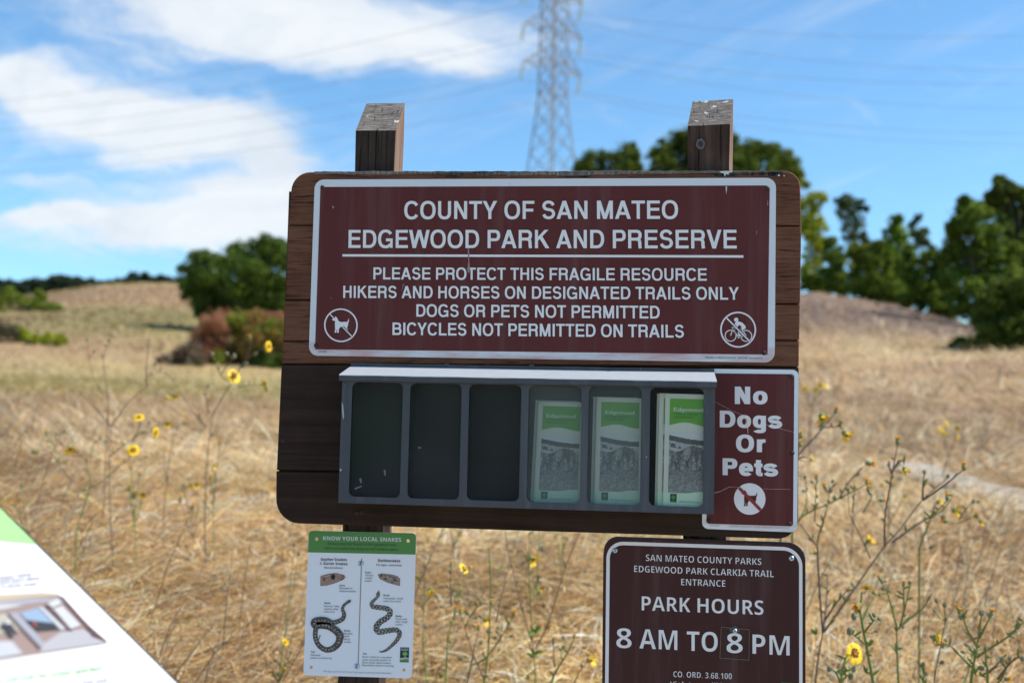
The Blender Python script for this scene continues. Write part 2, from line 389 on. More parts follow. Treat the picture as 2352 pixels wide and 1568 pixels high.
# ---- grotesque capitals and a few lower-case letters drawn stroke by stroke (units: 720 = cap height)
def grot(body, wv, wh):
    """returns verts (n,2) and faces of a line of plain grotesque lettering; overlapping strokes get a tiny lift"""
    V, F, Z = [], [], []; lay = [0]
    def quad(pts):
        b = len(V); V.extend(pts); F.append(list(range(b, b + len(pts)))); Z.extend([lay[0]] * len(pts))
    def strip(o, i):
        b = len(V); n = len(o); V.extend(list(o) + list(i)); Z.extend([lay[0]] * 2 * n)
        F.extend([b + k, b + k + 1, b + k + 1 + n, b + k + n] for k in range(n - 1))
    pen = 0.0; hv, hh = wv / 2, wh / 2
    for ch in body:
        X = pen
        def rect(x0, y0, x1, y1): lay[0] += 1; quad([(X + x0, y0), (X + x1, y0), (X + x1, y1), (X + x0, y1)])
        def par(*p): lay[0] += 1; quad([(X + a, b) for a, b in p])
        def ring(cx, cy, rx, ry, a0=0, a1=360, ex=2.3, n=40):
            lay[0] += 1; t = np.radians(np.linspace(a0, a1, n)); c, q = np.cos(t), np.sin(t); f = lambda v: np.sign(v) * np.abs(v) ** (2 / ex)
            strip([(X + cx + rx * f(u), cy + ry * f(v)) for u, v in zip(c, q)], [(X + cx + (rx - wv) * f(u), cy + (ry - wh) * f(v)) for u, v in zip(c, q)])
        def stroke(pts, k=1.0, kx=1.0, ky=1.0):
            lay[0] += 1; p = catm(np.array(pts, float) * (kx, ky)); t = np.gradient(p, axis=0); t /= np.linalg.norm(t, axis=1)[:, None]
            w_ = (wv * np.abs(t[:, 1]) ** 1.3 + wh * (1 - np.abs(t[:, 1]) ** 1.3)) * .5 * k; nn = np.stack([-t[:, 1], t[:, 0]], 1) * w_[:, None]
            strip([(X + a, b) for a, b in p + nn], [(X + a, b) for a, b in p - nn])
        def catm(P_, k=8):
            q = np.vstack([2 * P_[0] - P_[1], P_, 2 * P_[-1] - P_[-2]]); o = []
            for i in range(1, len(q) - 2):
                a, b, c, d = q[i - 1:i + 3]
                for t in np.linspace(0, 1, k, endpoint=False): o.append(.5 * (2 * b + (c - a) * t + (2 * a - 5 * b + 4 * c - d) * t * t + (3 * b - a - 3 * c + d) * t ** 3))
            o.append(q[-2]); return np.array(o)
        def stem(x=72, y0=0, y1=720): rect(x, y0, x + wv, y1)
        def bar(x0, x1, yc): rect(x0, yc - hh, x1, yc + hh)
        dw = wv * 1.09; T, Bm = 720 - hh, hh
        if ch == ' ': adv = 270
        elif ch == 'H': adv = 722; stem(); stem(650 - wv); bar(73, 649, 376)
        elif ch == 'E': adv = 667; stem(); bar(73, 625, T); bar(73, 598, 376); bar(73, 630, Bm)
        elif ch == 'F': adv = 611; stem(); bar(73, 590, T); bar(73, 540, 352)
        elif ch == 'I': adv = 278; stem(75)
        elif ch == 'L': adv = 611; stem(); bar(73, 582, Bm)
        elif ch == 'T': adv = 611; bar(18, 593, T); stem(305 - hv, 0, 719)
        elif ch == 'N': adv = 722; stem(); stem(650 - wv); par((72, 720), (72 + dw, 720), (650, 0), (650 - dw, 0))
        elif ch == 'M':
            adv = 833; stem(70); stem(763 - wv); d = wv * 1.18; par((70, 720), (70 + d, 720), (416 + d * .45, 0), (416 - d * .45, 0)); par((763 - d, 720), (763, 720), (416 + d * .45, 0), (416 - d * .45, 0))
        elif ch == 'A': adv = 722; par((18, 0), (18 + dw, 0), (361 + dw * .52, 720), (361 - dw * .52, 720)); par((704 - dw, 0), (704, 0), (361 + dw * .52, 720), (361 - dw * .52, 720)); bar(170, 552, 216)
        elif ch == 'V': adv = 667; par((16, 720), (16 + dw, 720), (333 + dw * .5, 0), (333 - dw * .5, 0)); par((651 - dw, 720), (651, 720), (333 + dw * .5, 0), (333 - dw * .5, 0))
        elif ch == 'W':
            adv = 944
            for a, b in ((12, 178), (405, 178), (405, 632), (798, 632)):
                par((a, 720), (a + dw, 720), (b + dw, 0), (b, 0))
        elif ch == 'Y': adv = 667; par((12, 720), (12 + dw * 1.1, 720), (333 + hv, 285), (333 - hv, 285)); par((655 - dw * 1.1, 720), (655, 720), (333 + hv, 285), (333 - hv, 285)); stem(333 - hv, 0, 290)
        elif ch == 'K': adv = 722; stem(); par((150, 235), (150, 395), (500, 720), (672, 720)); par((262, 400), (372, 505), (714, 0), (714 - dw * 1.15, 0))
        elif ch == 'O': adv = 778; ring(389, 360, 347, 374)
        elif ch == 'C': adv = 722; ring(378, 360, 336, 374, 33, 327)
        elif ch == 'G': adv = 778; ring(388, 360, 346, 374, 35, 322); rect(712 - wv * .82, 4, 712, 380); bar(405, 711, 380 - hh)
        elif ch == 'D': adv = 722; stem(); bar(73, 350, T); bar(73, 350, Bm); ring(345, 360, 340, 360, -90, 90)
        elif ch == 'P': adv = 667; stem(); bar(73, 420, T); bar(73, 420, 275 + hh); ring(405, 497.5, 230, 222.5, -90, 90)
        elif ch == 'R': adv = 722; stem(); bar(73, 440, T); bar(73, 440, 300 + hh); ring(430, 510, 232, 210, -90, 90); stroke([(430, 300 + hh), (530, 330), (572, 255), (580, 120), (598, 0)])
        elif ch == 'B': adv = 722; stem(); bar(73, 400, T); bar(73, 420, 376); bar(73, 420, Bm); ring(395, 376 - hh + 199, 250, 199, -90, 90); ring(412, 215, 270, 215, -90, 90)
        elif ch in 'Ss':
            kx, ky, adv = (1, 1, 667) if ch == 'S' else (.85, .75, 567)
            yt, yb = 732 * ky - hh, -12 * ky + hh; ym = yb + (yt - yb) * .52; e = lambda cx, cy, rx, ry, a: (cx + rx * math.cos(math.radians(a)), cy + ry * math.sin(math.radians(a)))
            ru, rl = (yt - ym) / 2, (ym - yb) / 2; cx = 334 * kx
            stroke([e(cx, yt - ru, 206 * kx, ru, a) for a in (8, 35, 62, 90, 118, 145, 180, 212, 240)] + [e(cx + 4, yb + rl, 218 * kx, rl, a) for a in (62, 35, 0, -35, -62, -90, -118, -145, -170)], .97)
        elif ch == 'U': adv = 722; stem(70, 262); stem(652 - wv, 262); ring(361, 264, 291, 276, 180, 360)
        elif ch == 'o': adv = 611; ring(305, 267, 272, 279)
        elif ch == 'g': adv = 611; ring(290, 272, 256, 270); stem(546 - wv, -70, 531); ring(297, -66, 249, 148, 200, 360)
        elif ch == 'r': adv = 400; stem(64, 0, 531); stroke([(64 + hv, 330), (150 + hv, 455), (395, 470)], .95)
        elif ch == 'e': adv = 590; ring(297, 267, 268, 279, 0, 318); bar(60, 560, 268)
        elif ch == 't': adv = 350; stem(78, 90, 680); bar(12, 330, 531 - hh); stroke([(78 + hv, 130), (120 + hv, hh), (330, hh)])
        else: adv = 300
        pen += adv
    v = np.array(V); return np.column_stack([v / 720.0, np.array(Z) * .00002]), F
GROT = {'hbold': (138, 114), 'hblack': (196, 150)}
def text(mb, body, a, b, cap, sty='reg', fn=None, lift=(0, 0, 0), mi=0):
    """one line of lettering: a, b baseline ends and cap height in photo pixels, fn maps pixels to the surface"""
    if sty in GROT: v, f = grot(body, *GROT[sty]); CAP[sty] = 1.0; zl = v[:, 2]
    else:
        if sty not in CAP: CAP[sty] = glyphs('H', sty)[0][:, 1].max()
        v, f = glyphs(body, sty); zl = np.zeros(len(v))
    x0, x1 = v[:, 0].min(), v[:, 0].max()
    A = fn(*a); B = fn(*b); mx, my = (a[0] + b[0]) / 2, (a[1] + b[1]) / 2
    up = fn(mx, my - cap) - fn(mx, my); L = np.array(lift)
    t = (v[:, 0] - x0) / (x1 - x0)
    pts = A + np.outer(t, B - A) + np.outer(v[:, 1] / CAP[sty], up) + L - np.outer(zl, (0, 1, 0))
    mb.add(pts, f, mi)
def screw(parent, c, r, m, cross=True, name='screw'):
    mb = MB(); mb.ball(c, r, 0, 12, 4, (1, 1, 0.55), True, (0, -1, 0))
    if cross:
        c = Vector([float(x) for x in c]); e = Vector((0, -r * 0.57, 0))
        for ang in (0.4, 0.4 + math.pi / 2):
            d = Vector((math.cos(ang), 0, math.sin(ang))) * r * 0.5; n = Vector((-math.sin(ang), 0, math.cos(ang))) * r * 0.11
            mb.poly([c + e - d - n, c + e + d - n, c + e + d + n, c + e - d + n], 1)
    return mb.build(name, [m, M_black], parent, True)

# ------------------------------------------------------------------ terrain
_dt = np.array([0, 2.8, 3.4, 4.5, 5.5, 7, 9, 12, 16, 25, 40, 50, 62, 80, 115, 150, 165, 200, 260, 400, 900, 3000.])
_zl = np.array([0, 0, .12, .42, .66, .92, 1.12, 1.32, 1.55, 2.0, 2.7, 3.35, 4.9, 7.5, 13., 18.6, 19.6, 20.0, 21., 30., 45., 60.])
_dr = np.array([0, 2.8, 3.4, 4.5, 5.5, 7, 9, 12, 16, 22, 30, 38, 43, 50, 70, 100, 165, 260, 400, 900, 3000.])
_zr = np.array([0, 0, .10, .36, .6, .86, 1.08, 1.34, 1.85, 2.8, 4.35, 6.0, 6.7, 6.9, 6.2, 7., 12., 18., 26., 40., 60.])
def height(x, y):
    x = np.asarray(x, float); y = np.asarray(y, float)
    d = np.hypot(x, y + DB); az = np.degrees(np.arctan2(x, y + DB))
    def prof(D, Z):
        return (np.interp(d * .92, D, Z) + np.interp(d, D, Z) + np.interp(d * 1.08, D, Z)) / 3
    zl = prof(_dt, _zl); zr = prof(_dr, _zr)
    ml = np.interp(az, [-60, -31, -29, -26.5, -23.7, -10], [.7, .83, .89, .975, 1.02, 1.0]); far = np.clip((d - 60) / 60, 0, 1)
    zl = ZC + (zl - ZC) * (1 + (ml - 1) * far)
    mr = np.interp(az, [5, 8.5, 12, 15.1, 25], [1.02, 1.0, .9, .76, .55]); far = np.clip((d - 22) / 18, 0, 1)
    zr = ZC + (zr - ZC) * (1 + (mr - 1) * far)
    t = np.clip((az + 9) / 12, 0, 1); t = t * t * (3 - 2 * t)
    z = zl * (1 - t) + zr * t
    back = np.clip((np.abs(az) - 75) / 35, 0, 1); z = z * (1 - back) + back * np.minimum(z, .05 * d) * .3
    amp = np.clip((d - 3) / 40, 0, 1)
    z = z + amp * (.10 * np.sin(x * .31 + 1.3) * np.sin(y * .27) + .25 * np.sin(x * .071 + y * .05) * np.clip((d - 40) / 60, 0, 1))
    return z
def H(x, y): return float(height(x, y))

def vnoise(x, y, seed=0):
    """smooth value noise in 0..1"""
    xi = np.floor(x).astype(int); yi = np.floor(y).astype(int); fx = x - xi; fy = y - yi
    fx = fx * fx * (3 - 2 * fx); fy = fy * fy * (3 - 2 * fy)
    def h(a, b):
        n = (a * 374761393 + b * 668265263 + seed * 974634777) & 0x7fffffff
        n = ((n ^ (n >> 13)) * 1274126177) & 0x7fffffff
        return ((n ^ (n >> 16)) & 0xffff) / 65535.0
    return (h(xi, yi) * (1 - fx) + h(xi + 1, yi) * fx) * (1 - fy) + (h(xi, yi + 1) * (1 - fx) + h(xi + 1, yi + 1) * fx) * fy
def fbm(x, y, seed=0, o=4):
    r = 0; a = .5; s = 0
    for k in range(o): r = r + a * vnoise(x * 2 ** k, y * 2 ** k, seed + k); s += a; a *= .5
    return r / s

def cover(x, y):
    """natural colour of the ground cover (dry grass kinds) at a place"""
    d = np.hypot(x, y + DB); az = np.degrees(np.arctan2(x, y + DB))
    n1 = fbm(x * .05 + 3, y * .09, 11); n2 = fbm(x * .4, y * .5, 23); n3 = fbm(x * .02, y * .05, 5)
    straw = np.array([.52, .36, .18]); pale = np.array([.60, .47, .28]); pink = np.array([.41, .265, .16])
    olive = np.array([.37, .32, .125]); purple = np.array([.25, .175, .135]); tan = np.array([.42, .28, .145])
    def L(a, b, t): return a + (b - a) * np.clip(t, 0, 1)[..., None]
    c = L(straw[None] * np.ones(x.shape + (3,)), pink, (n2 - .42) * 3)
    c = L(c, pale, (fbm(x * .9, y * .7, 41) - .52) * 3.5)
    left = np.clip((-az - 3) / 8, 0, 1); far = np.clip((d - 14) / 10, 0, 1)
    mid = np.clip((d - 18) / 6, 0, 1) * np.clip((62 - d) / 20, 0, 1)
    c = L(c, olive, left * mid * (.35 + .9 * n1))
    hill = left * np.clip((d - 52) / 22, 0, 1)
    band = np.sin(d * .11 + az * .14 + 4 * n3) * .5 + .5
    c = L(c, tan, hill); c = L(c, olive, hill * band * .75); c = L(c, pink * .85, hill * (1 - band) * .6 * n1 * 2); c = c * (1 - .3 * hill * np.clip((fbm(x * .12, y * .05, 71) - .5) * 4, 0, 1))[..., None]
    right = np.clip((az - 3) / 4, 0, 1); mound = right * np.clip((d - 24) / 6, 0, 1)
    c = L(c, purple, mound * (.75 + .6 * (n1 - .3)) * np.clip((44 - d) / 5, .2, 1))
    c = L(c, olive * 1.1, mound * np.clip((d - 40) / 3, 0, 1) * .7)
    gold = np.array([.52, .345, .15]); mauve = np.array([.40, .27, .175])
    c = L(c, gold, np.clip((9.5 - d) / 4, 0, 1) * (.25 + 1.1 * (n2 - .3)))
    c = L(c, mauve, np.clip((d - 8) / 4, 0, 1) * np.clip((24 - d) / 8, 0, 1) * (.3 + 1.0 * (n1 - .2)))
    soil = np.maximum(np.clip((3.2 - d) / .5, 0, 1), np.clip((np.abs(az) - 62) / 12, 0, 1) * np.clip((9 - d) / 2, 0, 1)); c = L(c, np.array([.50, .43, .34]), soil)  # unseen ground by the viewer, paled to bounce warm light onto the signs
    return c

def trail_pts():
    a = [PD(2560, 1185, 7.2), PD(2352, 1128, 8.3), PD(2230, 1108, 9.0), PD(2120, 1090, 9.8), PD(2060, 1078, 10.6)]
    pts = [(p[0], p[1]) for p in a]
    pts = [(9.0, 1.6), (6.0, 3.4)] + pts
    return np.array(pts)
TR = trail_pts()
def trail_dist(x, y):
    best = np.full(np.shape(x), 1e9)
    for (ax, ay), (bx, by) in zip(TR[:-1], TR[1:]):
        vx, vy = bx - ax, by - ay; t = np.clip(((x - ax) * vx + (y - ay) * vy) / (vx * vx + vy * vy), 0, 1)
        best = np.minimum(best, np.hypot(x - ax - t * vx, y - ay - t * vy))
    return best

# ground: one polar sheet out to the horizon
rad = np.concatenate([[0.02], np.geomspace(0.6, 3000, 150)])
azs = np.unique(np.concatenate([np.linspace(-180, -50, 40), np.linspace(-50, 45, 240), np.linspace(45, 180, 42)]))[:-1]
RR, AA = np.meshgrid(rad, np.radians(azs), indexing='ij')
gx = RR * np.sin(AA); gy = RR * np.cos(AA) - DB; gz = height(gx, gy)
nr, na = gx.shape; idx = np.arange(nr * na).reshape(nr, na)
fq = np.stack([idx[:-1], np.roll(idx, -1, 1)[:-1], np.roll(idx, -1, 1)[1:], idx[1:]], -1).reshape(-1, 4)
vc = cover(gx.ravel(), gy.ravel())
def _ground(t, b):
    a = t.node('ShaderNodeAttribute', attribute_name='Col').outputs['Color']
    o = ocoord(t)
    n = t.noise(t.vec('MULTIPLY', o, (1.0, .7, 1)), 3.0, 8, 0.7, 0.4); f = t.noise(t.vec('MULTIPLY', o, (2, .6, 1)), 14, 5, 0.7)
    big = t.noise(o, 0.45, 6, 0.65)
    c = t.mix(t.math('MULTIPLY', t.ramp(n, [(0.35, 1.0), (0.6, 0.0)]), 0.5), a, t.mix(1.0, a, (0.42, 0.36, 0.32), 'MULTIPLY'))
    c = t.mix(t.math('MULTIPLY', t.ramp(f, [(0.52, 0.0), (0.7, 1.0)]), 0.45), c, t.mix(1.0, a, (1.35, 1.35, 1.4), 'MULTIPLY'))
    c = t.mix(t.math('MULTIPLY', t.ramp(big, [(0.4, 1.0), (0.56, 0.0)]), 0.28), c, t.mix(1.0, a, (0.6, 0.6, 0.6), 'MULTIPLY'))
    t.l.new(c, b.inputs['Base Color']); bump(t, b, t.math('ADD', n, f), 0.5, 0.08)
M_ground = mat('dry_ground', rough=0.95, spec=0.1, build=_ground)
g = npmesh('ground', np.stack([gx.ravel(), gy.ravel(), gz.ravel()], -1), fq, vc[fq], M_ground, None, True); g['kind'] = 'structure'

# trail: a sheet draped just above the ground
mb = MB(); tv = []
seg = []
for (a, b) in zip(TR[:-1], TR[1:]):
    for k in range(8): seg.append(a + (b - a) * k / 8)
seg = np.array(seg); dv = np.gradient(seg, axis=0); dv /= np.linalg.norm(dv, axis=1)[:, None]; nv = np.stack([-dv[:, 1], dv[:, 0]], 1)
offs = np.linspace(-.22, .22, 5); wob = 1 + .16 * np.sin(np.arange(len(seg)) * .9) + .08 * np.sin(np.arange(len(seg)) * 2.3)
V = []
for i in range(len(seg)):
    for o in offs:
        q = seg[i] + nv[i] * o * wob[i]; V.append((q[0], q[1], H(q[0], q[1]) + .018))
F = [(i * 5 + k, i * 5 + k + 1, i * 5 + k + 6, i * 5 + k + 5) for i in range(len(seg) - 1) for k in range(4)]
mb.add(V, F)
def _trail(t, b):
    n = t.noise(ocoord(t), 5, 7, 0.65); c = t.mix(n, (0.33, 0.275, 0.21), (0.46, 0.395, 0.31)); t.l.new(c, b.inputs['Base Color'])
M_trail = mat('trail_gravel', rough=0.95, build=_trail)
mb.build('trail', M_trail)['kind'] = 'structure'

# ------------------------------------------------------------------ the wooden signboard
board = thing('trailhead_signboard', 'brown wooden board of wide planks bolted to two square posts with slanted tops', 'signboard', (-.5, .05, 0))
def post(pxl, pxr, pyf, pyb, m, twist, pyr):
    yf, dep = .042, .089
    l = P(pxl, pyr, yf); r = P(pxr, pyr, yf); wd = r[0] - l[0]
    cx = (l[0] + r[0]) / 2; z1 = P((pxl + pxr) / 2, pyf, yf)[2]; z2 = P((pxl + pxr) / 2, pyb, yf + dep)[2]
    bm = bmesh.new(); nz = 26
    base = H(cx, .09) - .25; hw, hd = wd / 2, dep / 2
    def ringv(zf, zb):
        return [bm.verts.new((x, y, zf if y < 0 else zb)) for x, y in ((-hw, -hd), (hw, -hd), (hw, hd), (-hw, hd))]
    rs = [ringv(base + (z1 - base) * k / nz, base + (z2 - base) * k / nz) for k in range(nz + 1)]
    for a, b in zip(rs[:-1], rs[1:]):
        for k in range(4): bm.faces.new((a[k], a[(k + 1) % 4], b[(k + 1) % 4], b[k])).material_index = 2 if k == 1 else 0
    top = bm.faces.new(rs[-1]); top.material_index = 1; bm.faces.new(rs[0][::-1])
    ed = [e for e in bm.edges if (len(e.link_faces) == 2 and e.calc_face_angle(0) > .5)]
    bmesh.ops.bevel(bm, geom=ed, offset=.004, segments=2, affect='EDGES', profile=.6)
    for v in bm.verts:      # worn, slightly uneven faces
        n = math.sin(v.co.z * 23 + v.co.x * 31) * .0007 + math.sin(v.co.z * 71 + v.co.y * 50) * .0005
        v.co.x += n; v.co.y += n * .8
    bmesh.ops.rotate(bm, verts=bm.verts, cent=(0, 0, 0), matrix=Matrix.Rotation(math.radians(twist), 3, 'Z'))
    off = wloc(board)
    bmesh.ops.translate(bm, verts=bm.verts, vec=Vector((cx, yf + hd, 0)) - off)
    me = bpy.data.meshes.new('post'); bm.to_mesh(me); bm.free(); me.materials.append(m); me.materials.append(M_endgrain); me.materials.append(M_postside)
    return link(bpy.data.objects.new('post', me), board)
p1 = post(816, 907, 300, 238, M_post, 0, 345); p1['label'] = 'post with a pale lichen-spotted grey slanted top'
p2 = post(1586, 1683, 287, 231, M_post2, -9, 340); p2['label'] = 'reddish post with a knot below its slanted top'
# knot on the second post
mb = MB(); kc = P(1609, 331, .0355)
for k in range(3): mb.poly([tuple(kc[i] + (0, -.0006 * k, 0)[i] + (math.cos(a) * r, 0, math.sin(a) * r * 1.25)[i] for i in range(3)) for a, r in [(2 * math.pi * j / 14, (.0095, .0068, .0036)[k] * (1 + .07 * math.sin(j * 2.7 + k))) for j in range(14)]], k)
mb.build('knot', [mat('knot_pale', (0.17, 0.14, 0.12), 0.9), mat('knot_mid', (0.08, 0.055, 0.045), 0.9), M_black], p2)

BY = .004   # front of the boards
planks = [ # left px/right px at top and bottom, py left/right of the top and bottom edges
    ((672, 395), (1838, 392), (1840, 517), (661, 516), 'tl tr', 0), ((661, 517.5), (1841, 519), (1838, 696), (655, 687), '', 0),
    ((653, 689), (1838, 698.5), (1836, 780), (650, 782), '', 0), ((649, 784), (1836, 782), (1835, 841), (646, 834), '', 0),
    ((646, 836), (1835, 843), (1834, 1096), (635, 1079), '', 1), ((634, 1081.5), (1834, 1098.5), (1833, 1238), (633, 1200), 'bl br', 1)]
mb = MB()
for (a, b, c, d, rc, mi) in planks:
    pts = [P(*q, BY) for q in (a, b, c, d)]
    rr = [.040 if 'tl' in rc else .0015, .034 if 'tr' in rc else .0015, .042 if 'br' in rc else .0015, .052 if 'bl' in rc else .0015]
    lp = roundpoly(pts, rr, 8)
    # small front chamfer: inner face loop and the outline 3 mm behind it
    cen = sum((Vector(p) for p in lp), Vector()) / len(lp)
    inner = []
    for i, p in enumerate(lp):
        t = (lp[(i + 1) % len(lp)] - lp[i - 1]); n = Vector((t.z, 0, -t.x)).normalized()
        if (cen - p).dot(n) < 0: n = -n
        inner.append(p + n * .0022)
    outer = [p + Vector((0, .003, 0)) for p in lp]; n = len(lp)
    mb.fill([inner], mi)
    mb.add(inner + outer, [(i, (i + 1) % n, (i + 1) % n + n, i + n) for i in range(n)], mi)
    mb.fill([outer], mi, (0, .033, 0))
mb.fill([[P(664, 440, BY + .016), P(1833, 440, BY + .016), P(1829, 1190, BY + .016), P(638.5, 1140, BY + .016)]], 1, (0, .01, 0)); mb.build('backboard', [M_board, M_boardd], board)
# weathered, splintered upper edge: rough chips a few millimetres proud of the face
mb = MB(); xs = np.linspace(722, 1796, 240)
lo = 399 + 6.0 * fbm(xs * .035, xs * 0 + 2.0, 3, 4) * np.where((xs > 1020) & (xs < 1420) | (xs > 1640), 1.5, .55) + 1.5 * vnoise(xs * .3, xs * 0, 9)
hi = 394.6 + (xs - 706) / 1116 * -1 + 1.6 * vnoise(xs * .11, xs * 0 + 5, 4) - 1.2
vs = []
for x, a, b in zip(xs, lo, hi):
    pr = BY - .0012 - .0016 * vnoise(np.array([x * .2]), np.array([1.0]), 8)[0]
    vs += [P(x, a, BY + .0025), P(x, a - .8, pr), P(x, b, pr + .001), P(x, b, .03) + np.array([0, 0, .0006])]
mb.add(vs, [(i * 4 + k, (i + 1) * 4 + k, (i + 1) * 4 + k + 1, i * 4 + k + 1) for i in range(len(xs) - 1) for k in range(3)])
mb.build('weathered_edge', M_weath, board)
# bird dropping below the second post, bolts
mb = MB(); dp = [(1652, 393.5), (1684, 393), (1680, 396), (1674, 397), (1673, 402), (1668, 399), (1665, 406), (1662, 398), (1656, 397)]
M_drop = mat('dropping_white', (0.6, 0.6, 0.58), 0.8); mb.poly([P(x, y, BY - .0031) for x, y in dp]); mb.build('bird_dropping', M_drop, board); mb = MB(); mb.poly([P(x, y, -.0026) for x, y in ((1667, 428), (1670, 428), (1669.5, 436), (1668, 446), (1667, 436))])
mb.build('bird_dropping', M_drop, board)
for cx, cy, r in ((1789, 403, 2.4), (1801, 404, 1.6)): mb = MB(); mb.poly(circ(P(cx, cy, BY - .0031), r * MM, 8)); mb.build('bird_dropping', M_drop, board)
for c in ((820, 1177), (831, 1176), (651, 1012)): screw(board, P(*c, BY - .0003), .0052, M_rust, False, 'bolt')

# ------------------------------------------------------------------ park rules sign
def pl(y): return lambda a, b: P(a, b, y)
Y0 = 0.0
rules = thing('park_rules_sign', 'large dark red metal park sign with white border and five lines of rules', 'sign', P(1250, 817, .002))
mb = MB(); outer = roundpoly([P(723, 412.5, Y0), P(1782.5, 408.5, Y0), P(1779.5, 832.5, Y0), P(709, 816.5, Y0)], .021)
mb.fill([outer], 0, (0, .0022, 0)); mb.build('border', [M_white_main], rules)
mb = MB(); mb.fill([roundpoly([P(736, 429.5, Y0 - .0005), P(1768, 426, Y0 - .0005), P(1763, 814, Y0 - .0005), P(723.5, 802, Y0 - .0005)], [.001, .01, .001, .001])], 0)
mb.build('face', M_brown, rules)
LY = Y0 - .0010
for nm, lines in (('title_lettering', [('COUNTY OF SAN MATEO', (928.4, 503.3), (1557.5, 502.8), 41.5), ('EDGEWOOD PARK AND PRESERVE', (800.3, 569.3), (1692.2, 571), 42)]),
                  ('rules_lettering', [('PLEASE PROTECT THIS FRAGILE RESOURCE', (857.5, 641.5), (1623.5, 645), 28), ('HIKERS AND HORSES ON DESIGNATED TRAILS ONLY', (788.2, 684), (1697.2, 688.6), 28.4),
                                       ('DOGS OR PETS NOT PERMITTED', (956.2, 727), (1515.3, 731.6), 28.8), ('BICYCLES NOT PERMITTED ON TRAILS', (901.4, 769), (1570.9, 775.4), 29)])):
    for s, a, b, cap in lines: mb = MB(); text(mb, s, a, b, cap, 'hbold', pl(LY)); mb.build(nm, M_letter, rules)
mb = MB(); mb.poly([P(786.5, 583.8, LY), P(1707.5, 586.2, LY), P(1707.5, 591.8, LY), P(786.5, 589.2, LY)]); mb.build('rule_line', M_letter, rules)
mb = MB()
text(mb, 'VOSS SIGNS, LLC. MANLIUS, NY 13104-0553   1-800-473-0698   www.vosssigns.com', (1620, 822.8), (1752, 824.4), 4.2, 'reg', pl(LY)); mb.build('small_print', M_black, rules); mb = MB()
text(mb, '24744-52946', (731, 809.2), (750, 809.4), 4.2, 'reg', pl(LY)); mb.build('small_print', M_black, rules)
DOG = [(-.52, .30), (-.50, .38), (-.38, .42), (-.33, .53), (-.24, .46), (-.19, .36), (-.12, .23), (.05, .19), (.28, .21), (.36, .20), (.42, .28), (.43, .37), (.47, .38), (.48, .26),
       (.43, .12), (.41, -.05), (.36, -.16), (.43, -.30), (.41, -.44), (.30, -.44), (.31, -.36), (.23, -.22), (.14, -.08), (-.02, -.10), (-.08, -.16), (-.13, -.28), (-.12, -.44), (-.23, -.44), (-.22, -.28),
       (-.26, -.26), (-.27, -.44), (-.38, -.44), (-.34, -.26), (-.35, -.05), (-.36, .10), (-.33, .23), (-.42, .27)]
def symbol(parent, c, r, kind, y, mats, name):
    """mats: 0 ring/disc, 1 figure, 2 slash"""
    mb = MB(); f = lambda u, v, k=0: P(c[0] + u * r, c[1] - v * r + u * r * .012, y - .0004 * k)
    def ring(u, v, R, wd, k, mi, n=32):
        o = [f(u + R * math.cos(a), v + R * math.sin(a), k) for a in np.linspace(0, 2 * math.pi, n + 1)]
        i = [f(u + (R - wd) * math.cos(a), v + (R - wd) * math.sin(a), k) for a in np.linspace(0, 2 * math.pi, n + 1)]
        mb.add(o + i, [(q, q + 1, q + n + 2, q + n + 1) for q in range(n)], mi)
    def line(a, b, wd, k, mi):
        dx, dy = b[0] - a[0], b[1] - a[1]; L = math.hypot(dx, dy); nx, ny = -dy / L * wd / 2, dx / L * wd / 2
        mb.poly([f(a[0] + nx, a[1] + ny, k), f(b[0] + nx, b[1] + ny, k), f(b[0] - nx, b[1] - ny, k), f(a[0] - nx, a[1] - ny, k)], mi)
    if kind == 'disc':
        mb.fill([[f(math.cos(a), math.sin(a)) for a in np.linspace(0, 2 * math.pi, 41)[:-1]]], 0)
        mb.fill([[f(u * 1.0, v * 1.05, 1) for u, v in DOG]], 1); line((-.68, .70), (.70, -.70), .2, 2, 2)
    else:
        ring(0, 0, 1, .085, 0, 0, 44)
        if kind == 'dog':
            mb.fill([[f(u, v, 1) for u, v in DOG]], 1)
            line((-.66, .66), (-.42, .42), .06, 2, 2); line((.1, -.1), (.66, -.66), .16, 2, 3); line((.1, -.1), (.66, -.66), .06, 3, 2)
        else:
            ring(-.42, -.34, .33, .05, 1, 1, 26); ring(.45, -.34, .33, .05, 1, 1, 26)
            mb.fill([[f(-.11 + .12 * math.cos(a), .55 + .12 * math.sin(a), 1) for a in np.linspace(0, 2 * math.pi, 15)[:-1]]], 1)
            mb.fill([[f(u, v, 1) for u, v in ((-.24, .24), (-.14, .42), (0, .47), (.22, .40), (.40, .22), (.42, .08), (.30, .0), (.12, .0), (.10, .06), (.20, .12), (.14, .22), (.04, .26), (-.06, .10), (-.28, -.02), (-.32, .06), (-.14, .18), (-.12, .26))]], 1)
            for a, b, wd in (((.16, .06), (.02, -.18), .12), ((.02, -.18), (.10, -.42), .09), ((.10, -.42), (-.02, -.45), .07), ((-.42, -.34), (-.30, .04), .05), ((-.30, .04), (.02, -.40), .05), ((.45, -.34), (.20, .02), .05),
                             ((.02, -.40), (.45, -.34), .05), ((-.32, .06), (.16, .0), .05), ((-.36, .10), (-.22, .12), .05)): line(a, b, wd, 1, 1)
            line((-.66, .66), (.66, -.66), .075, 3, 2); line((-.24, .24), (.66, -.66), .15, 2, 3)
    return mb.build(name, mats, parent)
symbol(rules, (783, 746.8), 38.7, 'dog', LY, [M_letter, M_letter, M_letter, M_brown], 'no_dogs_symbol')
symbol(rules, (1695.5, 756.9), 41.3, 'bike', LY, [M_letter, M_letter, M_letter, M_brown], 'no_bicycles_symbol')
